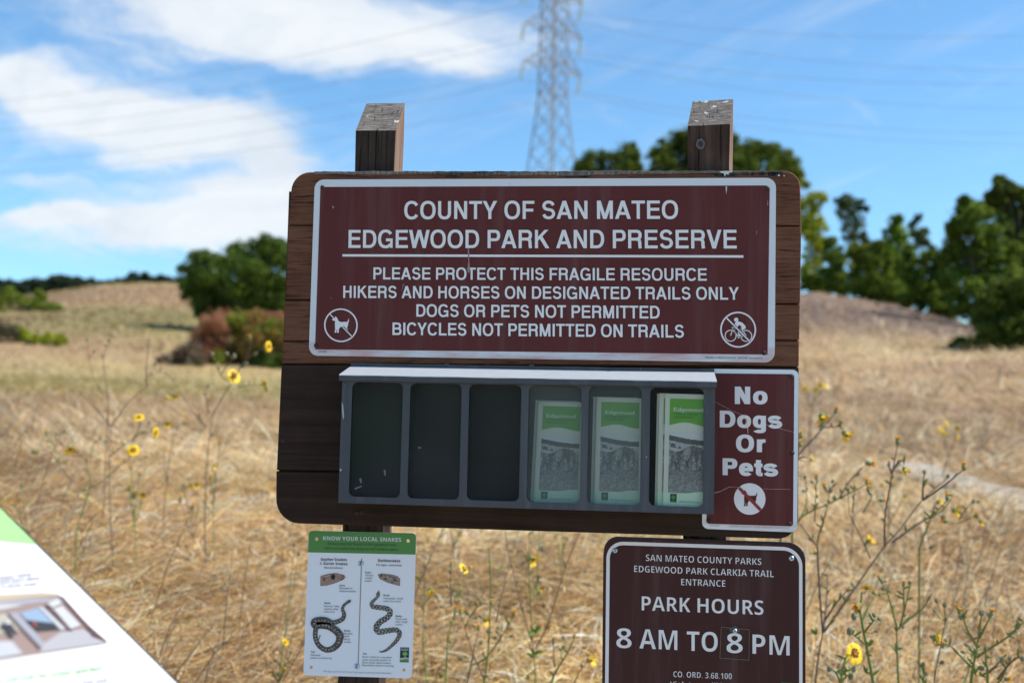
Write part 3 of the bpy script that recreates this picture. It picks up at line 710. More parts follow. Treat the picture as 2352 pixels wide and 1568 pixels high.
for c in ((740.5, 430.5), (1763, 434.5), (726, 793), (1755, 810.5)): screw(rules, P(*c, Y0 - .0006), .0050, M_rust)
mb = MB(); st = [(1074, 571), (1077.5, 571), (1078, 600), (1080, 622), (1077, 628), (1073.5, 622), (1075.5, 600)]
mb.poly([P(x, y, LY - .0008) for x, y in st]); M_scr = mat('scuff_grey', (0.3, 0.2, 0.19), 0.8); mb.build('drip_stain', M_scr, rules)
for pts in ([(762, 473), (768, 474), (766, 480), (764, 477)], [(1763, 458), (1765, 470), (1762, 472)], [(759, 683), (763, 684), (762, 686)], [(926, 652), (929, 650), (921, 671)], [(1736, 540), (1738, 529), (1739, 533)], [(1170, 422), (1172, 422), (1171, 425)]): mb = MB(); mb.poly([P(x, y, LY - .0008) for x, y in pts]); mb.build('scratch', M_scr, rules)

# ------------------------------------------------------------------ "No Dogs Or Pets" sign
pets = thing('no_pets_sign', 'narrow upright dark red sign with bold words right of the brochure box', 'sign', P(1722, 1220, .002))
PY = .001
mb = MB(); mb.fill([roundpoly([P(1618, 846.5, PY), P(1834.5, 849, PY), P(1831, 1222, PY), P(1612.5, 1213.5, PY)], .013)], 0, (0, .002, 0)); mb.build('border', M_white_pets, pets)
mb = MB(); mb.fill([roundpoly([P(1628, 857, PY - .0005), P(1824.5, 859, PY - .0005), P(1821.5, 1208, PY - .0005), P(1622.5, 1202, PY - .0005)], .006)], 0); mb.build('face', M_brown, pets)
mb = MB(); f4 = lambda x, y: (1177.1 + x * .29296, 803.9 + y * .29296)
for s, a, b, cap in (('No', (1743, 421), (2000, 423), 136), ('Dogs', (1625, 604), (2115, 614), 132), ('Or', (1752, 797), (1985, 799), 135), ('Pets', (1647, 978), (2083, 990), 133)):
    mb = MB(); text(mb, s, f4(*a), f4(*b), cap * .29296, 'hblack', pl(PY - .001)); mb.build('lettering', M_letter, pets)
mb = MB(); text(mb, 'VOSS SIGNS, LLC. MANLIUS, NY 13104-0553   1-800-473-0698   www.vosssigns.com', f4(1700, 1384), f4(2170, 1397), 3.4, 'reg', pl(PY - .001)); mb.build('small_print', M_grey, pets); mb = MB()
text(mb, '24744-52945', f4(1548, 1378), f4(1622, 1380), 3.4, 'reg', pl(PY - .001)); mb.build('small_print', M_grey, pets)
symbol(pets, (1722, 1145.2), 36.2, 'disc', PY - .001, [M_letter, M_brown, M_redp], 'no_dogs_symbol')
for c in (f4(2189, 210), f4(2192, 806), f4(1538, 1335), f4(2172, 1361)): screw(pets, P(*c, PY - .0006), .0050, M_rust)
web = thing('dried_seed_stalk', 'dry tan seed stalk dangling from cobweb threads in front of the word Dogs', 'dry stalk', P(*f4(1840, 640), -.012))
mb = MB(); mb.tube([P(*f4(1810, 512), -.012), P(*f4(1835, 535), -.013), P(*f4(1838, 570), -.012), P(*f4(1843, 600), -.011), P(*f4(1846, 655), -.012)], [.0006, .0011, .0009, .0008, .0003], 5)
mb.tube([P(*f4(1835, 532), -.013), P(*f4(1868, 545), -.013)], [.001, .0012], 5); mb.build('stalk', M_dryst, web)
mb = MB()
for a, b in (((1590, 405), (1812, 512)), ((1838, 535), (2240, 652)), ((1585, 1118), (1700, 1070)), ((1700, 1070), (2180, 1090))): mb = MB(); mb.tube([P(*f4(*a), -.02), P(*f4((a[0] + b[0]) / 2, (a[1] + b[1]) / 2 + 6), -.012), P(*f4(*b), -.004)], .00011, 3); mb.build('cobweb_thread', M_web, web)

# ------------------------------------------------------------------ brochure box
box = thing('brochure_box', 'blue-grey metal brochure dispenser with six windows and a sloping lid', 'brochure box', P(1210, 1170, .0))
YF = -.085
tl, tr = P(786.5, 872, YF), P(1643, 889, YF); bl, br = P(776.5, 1154, YF), P(1639.5, 1181, YF)
xl, xr = (tl[0] + bl[0]) / 2, (tr[0] + br[0]) / 2
zt = (P(790, 868, YF)[2] + P(1640, 884, YF)[2]) / 2; zb = (bl[2] + br[2]) / 2
f3 = lambda x, y: (602.9 + x * .29296, 803.9 + y * .29296)
wins = [[f3(705, 250), f3(1103, 252), f3(1075, 1158), f3(677, 1152)], [f3(1160, 256), f3(1563, 262), f3(1540, 1169), f3(1135, 1163)], [f3(1622, 265), f3(2030, 270), f3(2010, 1183), f3(1600, 1174)],
        [f4(130, 277), f4(543, 283), f4(525, 1195), f4(108, 1190)], [f4(600, 286), f4(1018, 291), f4(1000, 1212), f4(583, 1203)], [f4(1083, 297), f4(1503, 304), f4(1490, 1228), f4(1067, 1217)]]
wr = []
for q in wins:
    A = [P(*c, YF) for c in q]
    wr.append(((A[0][0] + A[3][0]) / 2, (A[1][0] + A[2][0]) / 2, (A[2][2] + A[3][2]) / 2, (A[0][2] + A[1][2]) / 2))
wz0 = sum(q[2] for q in wr) / 6; wz1 = sum(q[3] for q in wr) / 6
V3 = lambda x, y, z: Vector((x, y, z))
mb = MB(); loops = [[V3(xl, YF, zb), V3(xr, YF, zb), V3(xr, YF, zt), V3(xl, YF, zt)]]
for (a, b, c, d) in wr: loops.append(roundpoly([V3(a, YF, wz0), V3(b, YF, wz0), V3(b, YF, wz1), V3(a, YF, wz1)], .0125, 8))
mb.fill(loops, 0, (0, .0018, 0)); mb.build('front_plate', M_box, box)
mb = MB(); th = .0018
mb.box((xl, YF + .002, zb), (xl + th, -.0005, zt)); mb.box((xr - th, YF + .002, zb), (xr, -.0005, zt)); mb.box((xl + .002, YF + .002, zb + .0002), (xr - .002, -.0005, zb + th))
mb.box((xl + .003, -.004, zb + .003), (xr - .003, -.001, zt), 1)
for i in range(5):
    xm = (wr[i][1] + wr[i + 1][0]) / 2; mb.box((xm - .001, YF + .006, zb + .003), (xm + .001, -.005, zt - .01), 1)
mb.build('body', [M_box, M_inside], box)
# lid: rear flange, sloping top, front lip, end returns
YL = -.098
fx0 = (P(780, 859.5, YL)[0] + P(777, 873, YL)[0]) / 2; fx1 = (P(1646, 875.7, YL)[0] + P(1647, 889.7, YL)[0]) / 2
bx0 = fx0; bx1 = P(1645.5, 850, -.003)[0]
bx1 = max(bx1, fx1 - .002); zfl1 = (P(780, 859.5, YL)[2] + P(1646, 875.7, YL)[2]) / 2; zfl0 = (P(777, 873, YL)[2] + P(1647, 889.7, YL)[2]) / 2
zr0 = (P(812, 839.5, -.004)[2] + P(1640, 856, -.004)[2]) / 2; zr1 = (P(815, 832, -.004)[2] + P(1645, 849, -.004)[2]) / 2
mb = MB(); rp = random.Random(3)
prof = [(-.003, zr1), (-.003, zr0 + .0015), (-.0042, zr0), (YL + .0015, zfl1 + .0008), (YL, zfl1 - .0012), (YL, zfl0)]
nx = 40; vs = []
for i in range(nx + 1):
    x = fx0 + (fx1 - fx0) * i / nx
    for j, (y, z) in enumerate(prof):
        k = .0003 * math.sin(i * .8 + j) + .0002 * math.sin(i * 2.1) if j in (0, 4, 5) else 0
        vs.append((x, y, z + k))
n = len(prof)
for i in range(nx):
    for j in range(n - 1):
        q = [vs[i * n + j], vs[i * n + j + 1], vs[(i + 1) * n + j + 1], vs[(i + 1) * n + j]]
        mb.add(q, [(0, 1, 2, 3)], 1 if j in (2, 3) else 0)
for x in (fx0, fx1): mb.poly([(x, y, z) for y, z in prof[1:]] + [(x, -.004, zfl0)], 0)
mb.poly([(fx0, YL, zfl0), (fx1, YL, zfl0), (fx1, YF - .001, zfl0 + .002), (fx0, YF - .001, zfl0 + .002)], 0)
mb.build('lid', [M_box, M_roof], box)
for i, x in enumerate((780, 1128, 1445, 1765, 2110)):
    c = f3(x, 104 + 4 * i); mb = MB(); q = P(*c, -.0035); mb.poly([(q[0] + .006 * math.cos(a), q[1] - .0006, q[2] + .0022 * math.sin(a)) for a in np.linspace(0, 6.2832, 13)[:-1]])
    mb.build('rivet', M_rust if i in (1, 3) else M_box, box)
for wi, (a, b, c, d) in enumerate(wr):
    mb = MB(); mb.poly([(a - .004, YF + .0042, wz0 - .004), (b + .004, YF + .0042, wz0 - .004), (b + .004, YF + .0042, wz1 + .004), (a - .004, YF + .0042, wz1 + .004)]); mb.build('window_pane', M_pane_dusty if wi in (3, 4) else M_pane, box)
# scuffs on the metal
mb = MB()
for pts in ([f3(622, 405), f3(632, 430), f3(640, 520), f3(632, 545), f3(624, 470)], [f3(608, 928), f3(622, 932), f3(615, 950), f3(606, 944)], [f4(1045, 835), f4(1055, 832), f4(1052, 846)], [f4(1038, 868), f4(1042, 868), f4(1040, 874)]): mb = MB(); mb.poly([P(x, y, YF - .0006) for x, y in pts]); mb.build('scuff_mark', mat('bare_metal', (0.42, 0.42, 0.44), 0.6), box)
mb = MB()
for pts in ([f3(1213, 762), f3(1235, 756), f3(1250, 766), f3(1228, 772)], [f3(950, 940), f3(965, 938), f3(966, 985), f3(956, 980)], [f3(722, 1080), f3(776, 1060), f3(780, 1068), f3(726, 1092)], [f3(758, 1005), f3(776, 1003), f3(778, 1040), f3(768, 1042)], [f4(510, 428), f4(522, 430), f4(528, 480), f4(520, 484), f4(519, 452)]): mb = MB(); mb.poly([P(x, y, YF + .0036) for x, y in pts]); mb.build('pane_smudge', mat('smudge', (0.16, 0.18, 0.17), 0.8), box)

def brochure(name, label, q, y, lean, content=True):
    """q: photo px of the four corners TL TR BR BL at depth y"""
    root = thing(name, label, 'brochure', P((q[2][0] + q[3][0]) / 2, (q[2][1] + q[3][1]) / 2, y), 'park brochures in the box')
    W = [P(c[0], c[1], y + (lean if i < 2 else 0)) for i, c in enumerate(q)]
    def f(u, v, k=0): return W[0] * (1 - u) * (1 - v) + W[1] * u * (1 - v) + W[2] * u * v + W[3] * (1 - u) * v + np.array([0, -.0004 * k, 0])
    mb = MB(); mb.fill([[f(0, 0), f(1, 0), f(1, 1), f(0, 1)]], 0, (0, .0012, 0))
    b0, b1 = .105, .955
    us = np.linspace(b0, b1, 15)
    mb.fill([[f(b0, .042, 1), f(b1, .042, 1)] + [f(u, .275 + .016 * math.sin((u - b0) / (b1 - b0) * 5.6 + 2.4) - .006, 1) for u in us[::-1]]], 1)
    mb.fill([[f(u, .875 + .012 * math.sin((u - .1) * 5.2 + .4), 2) for u in np.linspace(0, 1, 15)] + [f(1, 1, 2), f(0, 1, 2)]], 2)
    mb.build('cover', [M_cream, M_bgreen, M_mint], root)
    # monochrome landscape print
    nu, nv = 56, 96; mb = MB(); uu, vv = np.meshgrid(np.linspace(0, 1, nu), np.linspace(0, 1, nv), indexing='ij')
    ridge = .075 + .03 * np.sin(uu * 3.0 - .6) + .03 * uu; rock = .25 + .05 * np.sin(uu * 7) + .1 * np.abs(uu - .45)
    n = fbm(uu * 9, vv * 14, 3); n2 = fbm(uu * 30, vv * 40, 8); n3 = fbm(uu * 14 + 2 * vv, vv * 6, 17)
    gsc = np.where(vv < ridge, .66, np.where(vv < ridge + .075 + .02 * n2, .10 + .1 * n2, .5 + .25 * (n - .5)))
    gsc = np.where((vv > ridge + .12) & (vv < ridge + .19) & (n > .55), .17, gsc)
    gsc = np.where((vv > rock) & (vv < .62), .16 + .55 * np.clip(n3 - .28, 0, 1) + .25 * (n2 - .5), gsc)
    gsc = np.where((vv > .62), .27 + .25 * (vv - .6) + .35 * (n2 - .5), gsc)
    gsc = np.where((n2 > .74) & (vv > .4) & (vv < .62), .75, gsc); gsc = np.clip(gsc, .05, .7) ** 1.35
    fpos = [f(b0 + (b1 - b0) * a, .335 + .545 * b, 1) for a, b in zip(uu.ravel(), vv.ravel())]
    ii = np.arange(nu * nv).reshape(nu, nv); fc = np.stack([ii[:-1, :-1], ii[1:, :-1], ii[1:, 1:], ii[:-1, 1:]], -1).reshape(-1, 4)
    gc = gsc[:-1, :-1].ravel()[:, None] * np.array([1, 1, .97]); npmesh('landscape_print', np.array(fpos), fc, gc, M_print, root)
    if content:
        px = lambda u, v: f(u, v, 3); mb = MB()
        # lettering is laid out in the brochure's own 0..1 coordinates
        asp = (np.linalg.norm(W[1] - W[0]) / np.linalg.norm(W[3] - W[0]))
        text(mb, 'Edgewood', (.18, .155), (.86, .155), .033, 'serif', px); mb.build('title_lettering', M_cream, root)
        mb = MB(); text(mb, 'A San Mateo County Park', (.195, .187), (.73, .187), .017, 'reg', px); mb.build('subtitle_lettering', M_black, root); mb = MB(); text(mb, 'and Natural Preserve', (.195, .215), (.64, .215), .017, 'reg', px)
        mb.build('subtitle_lettering', M_black, root); mb = MB(); text(mb, 'Wild places & friendly spaces', (.36, .962), (.84, .962), .012, 'reg', px); mb.build('slogan_lettering', M_black, root)
        mb = MB(); mb.poly([f(.155, .89, 3), f(.30, .89, 3), f(.30, .965, 3), f(.155, .965, 3)], 0)
        mb.poly([f(.228 + .045 * math.cos(a) * (1 + .15 * math.sin(5 * a)), .922 + .019 * math.sin(a), 4) for a in np.linspace(0, 6.283, 17)[:-1]], 1)
        mb.poly([f(.221, .935, 5), f(.235, .935, 5), f(.235, .95, 5), f(.221, .95, 5)], 1); mb.poly([f(.155, .953, 4), f(.30, .953, 4), f(.30, .9645, 4), f(.155, .9645, 4)], 1)
        mb.build('park_logo', [M_black, M_green], root)
    return root
BYY = YF + .014
def shift(q, dx, dy): return [(a + dx, b + dy) for a, b in q]
qr = [f4(1199, 340), f4(1551, 350), f4(1532, 1233), f4(1180, 1219)]
qm = [f4(662, 368), f4(1012, 378), f4(1000, 1216), f4(640, 1203)]
ql = [f4(205, 402), f4(552, 412), f4(524, 1204), f4(165, 1192)]
brochure('brochure', 'front park brochure with green header in the rightmost window', qr, BYY, .003)
brochure('brochure', 'second park brochure showing its cream left edge behind the front one in the rightmost window', shift(qr, -13.5, -.8), BYY + .006, .003, False)
brochure('brochure', 'hindmost park brochure of the three in the rightmost window', shift(qr, -19, -.2), BYY + .012, .003, False)
brochure('brochure', 'front park brochure in the fifth window, beside the fullest one', qm, BYY + .016, .006)
brochure('brochure', 'park brochure half hidden behind the front one in the fifth window', shift(qm, -8, -1), BYY + .024, .006, False)
brochure('brochure', 'hazy leaning park brochure in the fourth window from the left', ql, BYY + .024, .012)
brochure('brochure', 'park brochure edge showing behind the leaning one in the fourth window', shift(ql, -7, -3), BYY + .032, .012, False)

# ------------------------------------------------------------------ park hours sign
hours = thing('park_hours_sign', 'dark brown park hours sign with thick white rounded border line below the board', 'sign', P(1615, 1700, .03))
HY = .026; f6 = lambda x, y: (1349.4 + x * .23836, 1194.3 + y * .23836)
mb = MB(); mb.fill([roundpoly([P(1386, 1235, HY), P(1847.5, 1250, HY), P(1849, 1800, HY), P(1381, 1786, HY)], [.036, .043, .04, .04], 10)], 0, (0, .0025, 0)); mb.build('face', M_brown2, hours)
mb = MB(); mb.fill([roundpoly([P(1387.5, 1231, HY + .003), P(1850, 1246.5, HY + .003), P(1850.5, 1802, HY + .003), P(1382.5, 1788, HY + .003)], [.03, .037, .04, .04], 10)], 0, (0, .0095, 0)); mb.build('backing_board', M_backing, hours)
mb = MB()
o1 = [f6(183, 203), f6(2072, 262)]; i1 = [f6(215, 237), f6(2040, 295)]
ol = roundpoly([P(1393.2, 1242, HY - .0006), P(1843, 1256.5, HY - .0006), P(1843.5, 1790, HY - .0006), P(1387.5, 1776, HY - .0006)], [.036, .040, .035, .035], 10)
il = roundpoly([P(1401, 1250.3, HY - .0006), P(1835.3, 1264.6, HY - .0006), P(1835.8, 1781, HY - .0006), P(1395.5, 1768, HY - .0006)], [.0285, .0325, .03, .03], 10)
n = len(ol); mb.add(ol + il, [(i, (i + 1) % n, (i + 1) % n + n, i + n) for i in range(n)]); mb.build('border_line', M_letter, hours)
for nm, lines in (('heading_lettering', [('SAN MATEO COUNTY PARKS', (562, 391), (1675, 430), 62), ('EDGEWOOD PARK CLARKIA TRAIL', (450, 497), (1795, 548), 62), ('ENTRANCE', (903, 625), (1328, 640), 62)]),
                  ('hours_lettering', [('PARK HOURS', (522, 867), (1695, 911), 137), ('8', (278, 1228), (425, 1232), 190), ('AM', (500, 1234), (866, 1250), 188), ('TO', (957, 1256), (1255, 1266), 188), ('PM', (1590, 1285), (1948, 1303), 188)]),
                  ('ordinance_lettering', [('CO. ORD. 3.68.100', (828, 1508), (1390, 1529), 55), ('Violators will be', (797, 1606), (1360, 1624), 55)])):
    for s, a, b, cap in lines: mb = MB(); text(mb, s, f6(*a), f6(*b), cap * .23836, 'semi' if cap > 100 else 'med', pl(HY - .0008)); mb.build(nm, M_letter, hours)
mb = MB(); mb.poly([P(*f6(1868, 1562), HY - .0005), P(*f6(1985, 1566), HY - .0005), P(*f6(1986, 1740), HY - .0005), P(*f6(1868, 1736), HY - .0005)], 0)
mb.poly([P(*f6(1874, 1569), HY - .001), P(*f6(1979, 1573), HY - .001), P(*f6(1979, 1730), HY - .001), P(*f6(1874, 1726), HY - .001)], 1); mb.build('park_logo', [M_green, M_black], hours)
for c in ((266, 290), (1966, 366)): screw(hours, P(*f6(*c), HY - .0006), .0060, M_steel)
tile = thing('number_tile', 'clear plastic tile with a white 8 screwed over the closing time', 'number tile', P(*f6(1415, 1340), HY - .004))
mb = MB(); TY = HY - .004; tq = [f6(1288, 1026), f6(1561, 1050), f6(1556, 1347), f6(1273, 1325)]
ts = [P(*c, TY) for c in tq]; mb.fill([ts], 0, (0, .0025, 0)); mb.build('plastic_plate', M_tile, tile)
mb = MB(); cen = sum((Vector(p) for p in ts), Vector()) / 4
for i in range(4):
    a, b = Vector(ts[i]), Vector(ts[(i + 1) % 4]); e = Vector((0, -.0003, 0)); mb.poly([a + e, b + e, b + (cen - b) * .018 + e, a + (cen - a) * .018 + e])
mb.build('plate_edge', M_tile_edge, tile)
mb = MB(); text(mb, '8', f6(1340, 1277), f6(1495, 1279), 190 * .23836, 'semi', pl(TY - .0006)); mb.build('number_lettering', M_letter, tile)
mb = MB(); cc = P(*f6(1420, 1060), TY - .0004); mb.poly([(cc[0] + .011 * math.cos(a) * (1 + .2 * math.sin(3 * a)), cc[1], cc[2] + .0085 * math.sin(a) * (1 + .15 * math.cos(4 * a))) for a in np.linspace(0, 6.283, 19)[:-1]]); mb.build('glue_smear', mat('glue_grey', (0.075, 0.055, 0.055), 0.4), tile)
screw(tile, P(*f6(1421, 1063), TY - .0007), .0048, M_steel)

# ------------------------------------------------------------------ snake sign
snake = thing('snake_information_sign', 'white sign with green header and two printed snakes fixed to the left post', 'sign', P(826, 1556, .037))
SY = .0365; f5 = lambda x, y: (660.4 + x * .23842, 1194.3 + y * .23842)
mb = MB(); so_ = roundpoly([P(*f5(205, 99), SY), P(*f5(1240, 125), SY), P(*f5(1197, 1521), SY), P(*f5(153, 1490), SY)], .0085)
holes = [circ(P(*f5(*c), SY), .0036, 14) for c in ((280, 180), (1161, 199), (230, 1413), (1121, 1440))]
mb.fill([so_] + holes, 0, (0, .002, 0)); mb.build('panel', M_snakew, snake)
mb = MB(); gb = [P(*f5(*c), SY - .0004) for c in ((205.5, 100), (1239, 126), (1233, 330), (198, 308))]
hl = [circ(P(*f5(*c), SY - .0004), .0038, 14) for c in ((280, 180), (1161, 199))]
mb.fill([roundpoly(gb, [.0085, .0085, .0002, .0002])] + hl, 0); mb.build('header_band', M_green, snake)
KS = .23842
def lines(nm, m, rows):
    para = []
    for s, a, b, cap, st in rows:      # a caption is a bold word and the lines below it
        if nm != 'caption' or st == 'bold': para.append(MB())
        text(para[-1], s, f5(*a), f5(*b), cap * KS, st, pl(SY - .0009))
    for mb in para: mb.build(nm, m, snake)
lines('title_lettering', M_white, [('KNOW YOUR LOCAL SNAKES', (343, 190), (1095, 206), 38, 'bold')])
lines('subtitle_lettering', mat('print_darkgreen', (0.02, 0.035, 0.015), 0.5), [('Snakes may be found in this general area.', (385, 236), (1053, 250), 27, 'med'), ('Here are some key ways to tell snakes apart.', (360, 280), (1073, 294), 27, 'med')])
lines('column_heading', M_black, [('Gopher Snakes', (320, 388), (572, 392), 26, 'bold'), ('& Garter Snakes', (312, 427), (578, 432), 26, 'bold'), ('Nonvenomous', (354, 465), (532, 469), 21, 'med'), ('Rattlesnakes', (873, 400), (1086, 404), 27, 'bold'), ('Pit viper, venomous', (857, 440), (1098, 444), 22, 'med')])
lines('caption', mat('caption_grey', (0.045, 0.045, 0.05), 0.5), [(s, a, b, 17, 'bold' if len(s) == 4 and s[0] in 'EHBT' else 'med') for s, a, b in (
    ('Eyes', (748, 509), (802, 510)), ('Vertical,', (748, 536), (830, 538)), ('catlike', (748, 563), (815, 564)), ('pupils', (746, 590), (808, 591)),
    ('Eyes', (501, 634), (553, 635)), ('Rounded or', (500, 661), (628, 663)), ('elliptical pupils', (498, 688), (658, 691)),
    ('Head', (922, 729), (981, 730)), ('Triangular\u2014much', (922, 759), (1112, 762)), ('wider than neck', (920, 786), (1093, 789)),
    ('Head', (353, 804), (411, 805)), ('Narrow\u2014only', (352, 833), (498, 836)), ('slightly wider', (351, 861), (491, 863)), ('than neck', (350, 888), (455, 889)),
    ('Body', (1042, 930), (1100, 931)), ('Thick with', (1041, 958), (1150, 960)), ('dull, rough', (1041, 984), (1154, 986)), ('scales', (1040, 1010), (1108, 1012)),
    ('Body', (547, 1070), (605, 1071)), ('Slender', (546, 1098), (629, 1100)), ('with', (546, 1124), (594, 1125)), ('shiny', (544, 1152), (602, 1153)), ('scales', (543, 1178), (611, 1180)),
    ('Tail', (224, 1274), (261, 1275)), ('Pointed\u2014', (223, 1304), (326, 1306)), ('ends in a sharp tip', (222, 1332), (424, 1335)),
    ('Tail', (723, 1292), (760, 1293)), ('Blunt\u2014ends in a rounded', (722, 1322), (1001, 1328)), ('scale (juvenile snake) or', (720, 1350), (998, 1354)), ('blunt rattle (adult snakes).', (720, 1376), (1000, 1382)), ('May shake rattle in warning.', (719, 1402), (1027, 1410)))])
lines('footer_lettering', M_grey, [('This sign is part of a Girl Scout Gold Award project by Isabel Schmidtke.', (342, 1460), (1006, 1480), 16, 'reg')])
mb = MB(); mb.poly([P(*f5(*c), SY - .0006) for c in ((709, 368), (717, 368), (684, 1400), (676, 1400))]); mb.build('divider_line', mat('divider_brown', (0.27, 0.2, 0.165), 0.5), snake)
for c in ((708, 418), (668, 1405)): screw(snake, P(*f5(*c), SY - .0006), .0062, M_steel)
def catmull(pts, k=10):
    pts = np.array(pts, float); q = np.vstack([2 * pts[0] - pts[1], pts, 2 * pts[-1] - pts[-2]]); out = []
    for i in range(1, len(q) - 2):
        for t in np.linspace(0, 1, k, endpoint=False):
            a, b, c, d = q[i - 1:i + 3]; out.append(.5 * (2 * b + (c - a) * t + (2 * a - 5 * b + 4 * c - d) * t * t + (3 * b - a - 3 * c + d) * t ** 3))
    out.append(q[-2]); return np.array(out)
def snake_print(parts, kind, name):
    mb = MB()
    for lay, pts in enumerate(parts):
        c = catmull(pts, 12); xy = c[:, :2]; wd = c[:, 2] * .58; t = np.gradient(xy, axis=0); t /= np.linalg.norm(t, axis=1)[:, None] + 1e-9; nn = np.stack([-t[:, 1], t[:, 0]], 1)
        s = np.concatenate([[0], np.cumsum(np.linalg.norm(np.diff(xy, axis=0), axis=1))]); m = 8
        for i in range(len(c) - 1):
            for j in range(m):
                a, b = -1 + 2 * j / m, -1 + 2 * (j + 1) / m; mid = (a + b) / 2; r = random.random()
                if kind == 'rattle':
                    ph = (s[i] / 34.0) % 1.0; dia = abs(abs(ph - .5) * 2 - abs(mid))
                    cc = (.42, .40, .36) if dia < .16 else ((.018, .017, .016) if abs(ph - .5) * 2 + abs(mid) * .6 < .95 else (.10, .09, .08))
                else:
                    ph = (s[i] / 30.0) % 1.0; cc = (.40, .33, .26) if (ph < .3 and abs(mid) < .35) else ((.03, .028, .026) if r < .62 else (.17, .155, .14))
                    if abs(mid) > .8: cc = (.09, .08, .07)
                q = [xy[i] + nn[i] * wd[i] * a, xy[i] + nn[i] * wd[i] * b, xy[i + 1] + nn[i + 1] * wd[i + 1] * b, xy[i + 1] + nn[i + 1] * wd[i + 1] * a]
                mb.poly([P(*f5(*p), SY - .0006 - .0004 * lay) for p in q], 0, cc)
    return mb.build(name, M_print, snake)
snake_print([[(505, 1080, 60), (495, 1170, 58), (440, 1230, 52), (370, 1245, 46), (305, 1205, 42), (272, 1140, 40), (268, 1070, 40), (280, 1020, 40)], [(300, 1150, 7), (306, 1128, 7), (316, 1112, 6), (302, 1108, 4)],
             [(612, 770, 8), (596, 778, 24), (570, 795, 22), (540, 822, 22), (530, 858, 26), (545, 905, 32), (528, 950, 36), (470, 978, 38), (420, 985, 40)],
             [(425, 985, 40), (370, 965, 54), (310, 965, 64), (262, 978, 62), (270, 1010, 60), (330, 1010, 56), (400, 1022, 58), (465, 1060, 62), (505, 1110, 62), (500, 1150, 58)]], 'gopher', 'gopher_snake_picture')
snake_print([[(878, 672, 2), (876, 690, 18), (872, 712, 36), (868, 735, 24), (838, 765, 26), (812, 795, 32), (820, 828, 38), (880, 838, 42), (955, 850, 44), (990, 885, 46), (960, 935, 48), (890, 980, 50), (856, 1030, 50), (880, 1072, 50), (960, 1062, 46), (1045, 1055, 42), (1080, 1090, 38), (1055, 1150, 34), (1005, 1205, 28), (950, 1250, 22), (905, 1265, 14), (882, 1262, 8)]], 'rattle', 'rattlesnake_picture')
def eye_print(poly, eye, base, dark, name):
    mb = MB(); mb.fill([[P(*f5(*p), SY - .0006) for p in poly]], 0, None); mb.c = [base] * len(mb.f)
    r = random.Random(len(name)); xs = [p[0] for p in poly]; ys = [p[1] for p in poly]
    for k in range(46):
        x, y = r.uniform(min(xs) + 12, max(xs) - 18), r.uniform(min(ys) + 14, max(ys) - 34)
        if 'gopher' in name and (y > 590 - (x - 320) * .1): continue
        if 'ratt' in name and (y > 540 + (x - 868) * .42 or y < 505 + (x - 868) * .1): continue
        s_ = r.uniform(5, 12); mb.poly([P(*f5(x + s_ * math.cos(a), y + s_ * .6 * math.sin(a)), SY - .0009 - .0003 * (k % 4)) for a in np.linspace(0, 6.283, 7)[:-1]], 0, dark if k % 3 else tuple(v * 1.6 for v in base))
    mb.poly([P(*f5(eye[0] + eye[2] * math.cos(a), eye[1] + eye[2] * 1.2 * math.sin(a)), SY - .0024) for a in np.linspace(0, 6.283, 15)[:-1]], 0, (.012, .01, .01))
    return mb.build(name, M_print, snake)
eye_print([(317, 535), (400, 512), (470, 505), (545, 525), (560, 548), (530, 575), (460, 605), (380, 628), (315, 633)], (437, 545, 20), (.34, .21, .16), (.12, .06, .045), 'gopher_eye_picture')
eye_print([(868, 522), (900, 510), (985, 517), (1040, 530), (1085, 560), (1084, 633), (1040, 622), (960, 600), (890, 565)], (905, 530, 9), (.30, .22, .18), (.07, .05, .045), 'rattlesnake_eye_picture')
mb = MB(); F5 = lambda x, y, k: P(*f5(x, y), SY - .0005 - .0003 * k)
mb.poly([F5(1087, 1222, 0), F5(1172, 1223, 0), F5(1168, 1368, 0), F5(1080, 1366, 0)], 0); mb.poly([F5(1081, 1338, 1), F5(1169, 1340, 1), F5(1168, 1367, 1), F5(1080, 1365, 1)], 1)
mb.poly([F5(1132 + 25 * math.cos(a) * (1 + .12 * math.sin(5 * a)), 1284 + 19 * math.sin(a) * (1 + .12 * math.cos(5 * a)), 1) for a in np.linspace(0, 6.283, 21)[:-1]], 1)
mb.poly([F5(1127, 1298, 2), F5(1137, 1298, 2), F5(1140, 1320, 2), F5(1124, 1320, 2)], 1)
for yy0 in (1322, 1331):
    xs_ = np.linspace(1083, 1169, 12); mb.add([F5(x, yy0 + 2.5 * math.sin((x - 1083) * .09), 2) for x in xs_] + [F5(x, yy0 + 5 + 2.5 * math.sin((x - 1083) * .09), 2) for x in xs_], [(i, i + 1, i + 13, i + 12) for i in range(11)], 2)
text(mb, 'SAN MATEO', f5(1092, 1243), f5(1166, 1244), 10 * KS, 'bold', pl(SY - .0012), mi=2); text(mb, 'COUNTY', f5(1094, 1256), f5(1164, 1257), 9 * KS, 'bold', pl(SY - .0012), mi=2); text(mb, 'PARKS', f5(1090, 1361), f5(1162, 1362), 15 * KS, 'bold', pl(SY - .0012), mi=0)
mb.build('park_logo', [M_black, mat('logo_green', (0.12, 0.42, 0.12), 0.4), M_letter], snake)

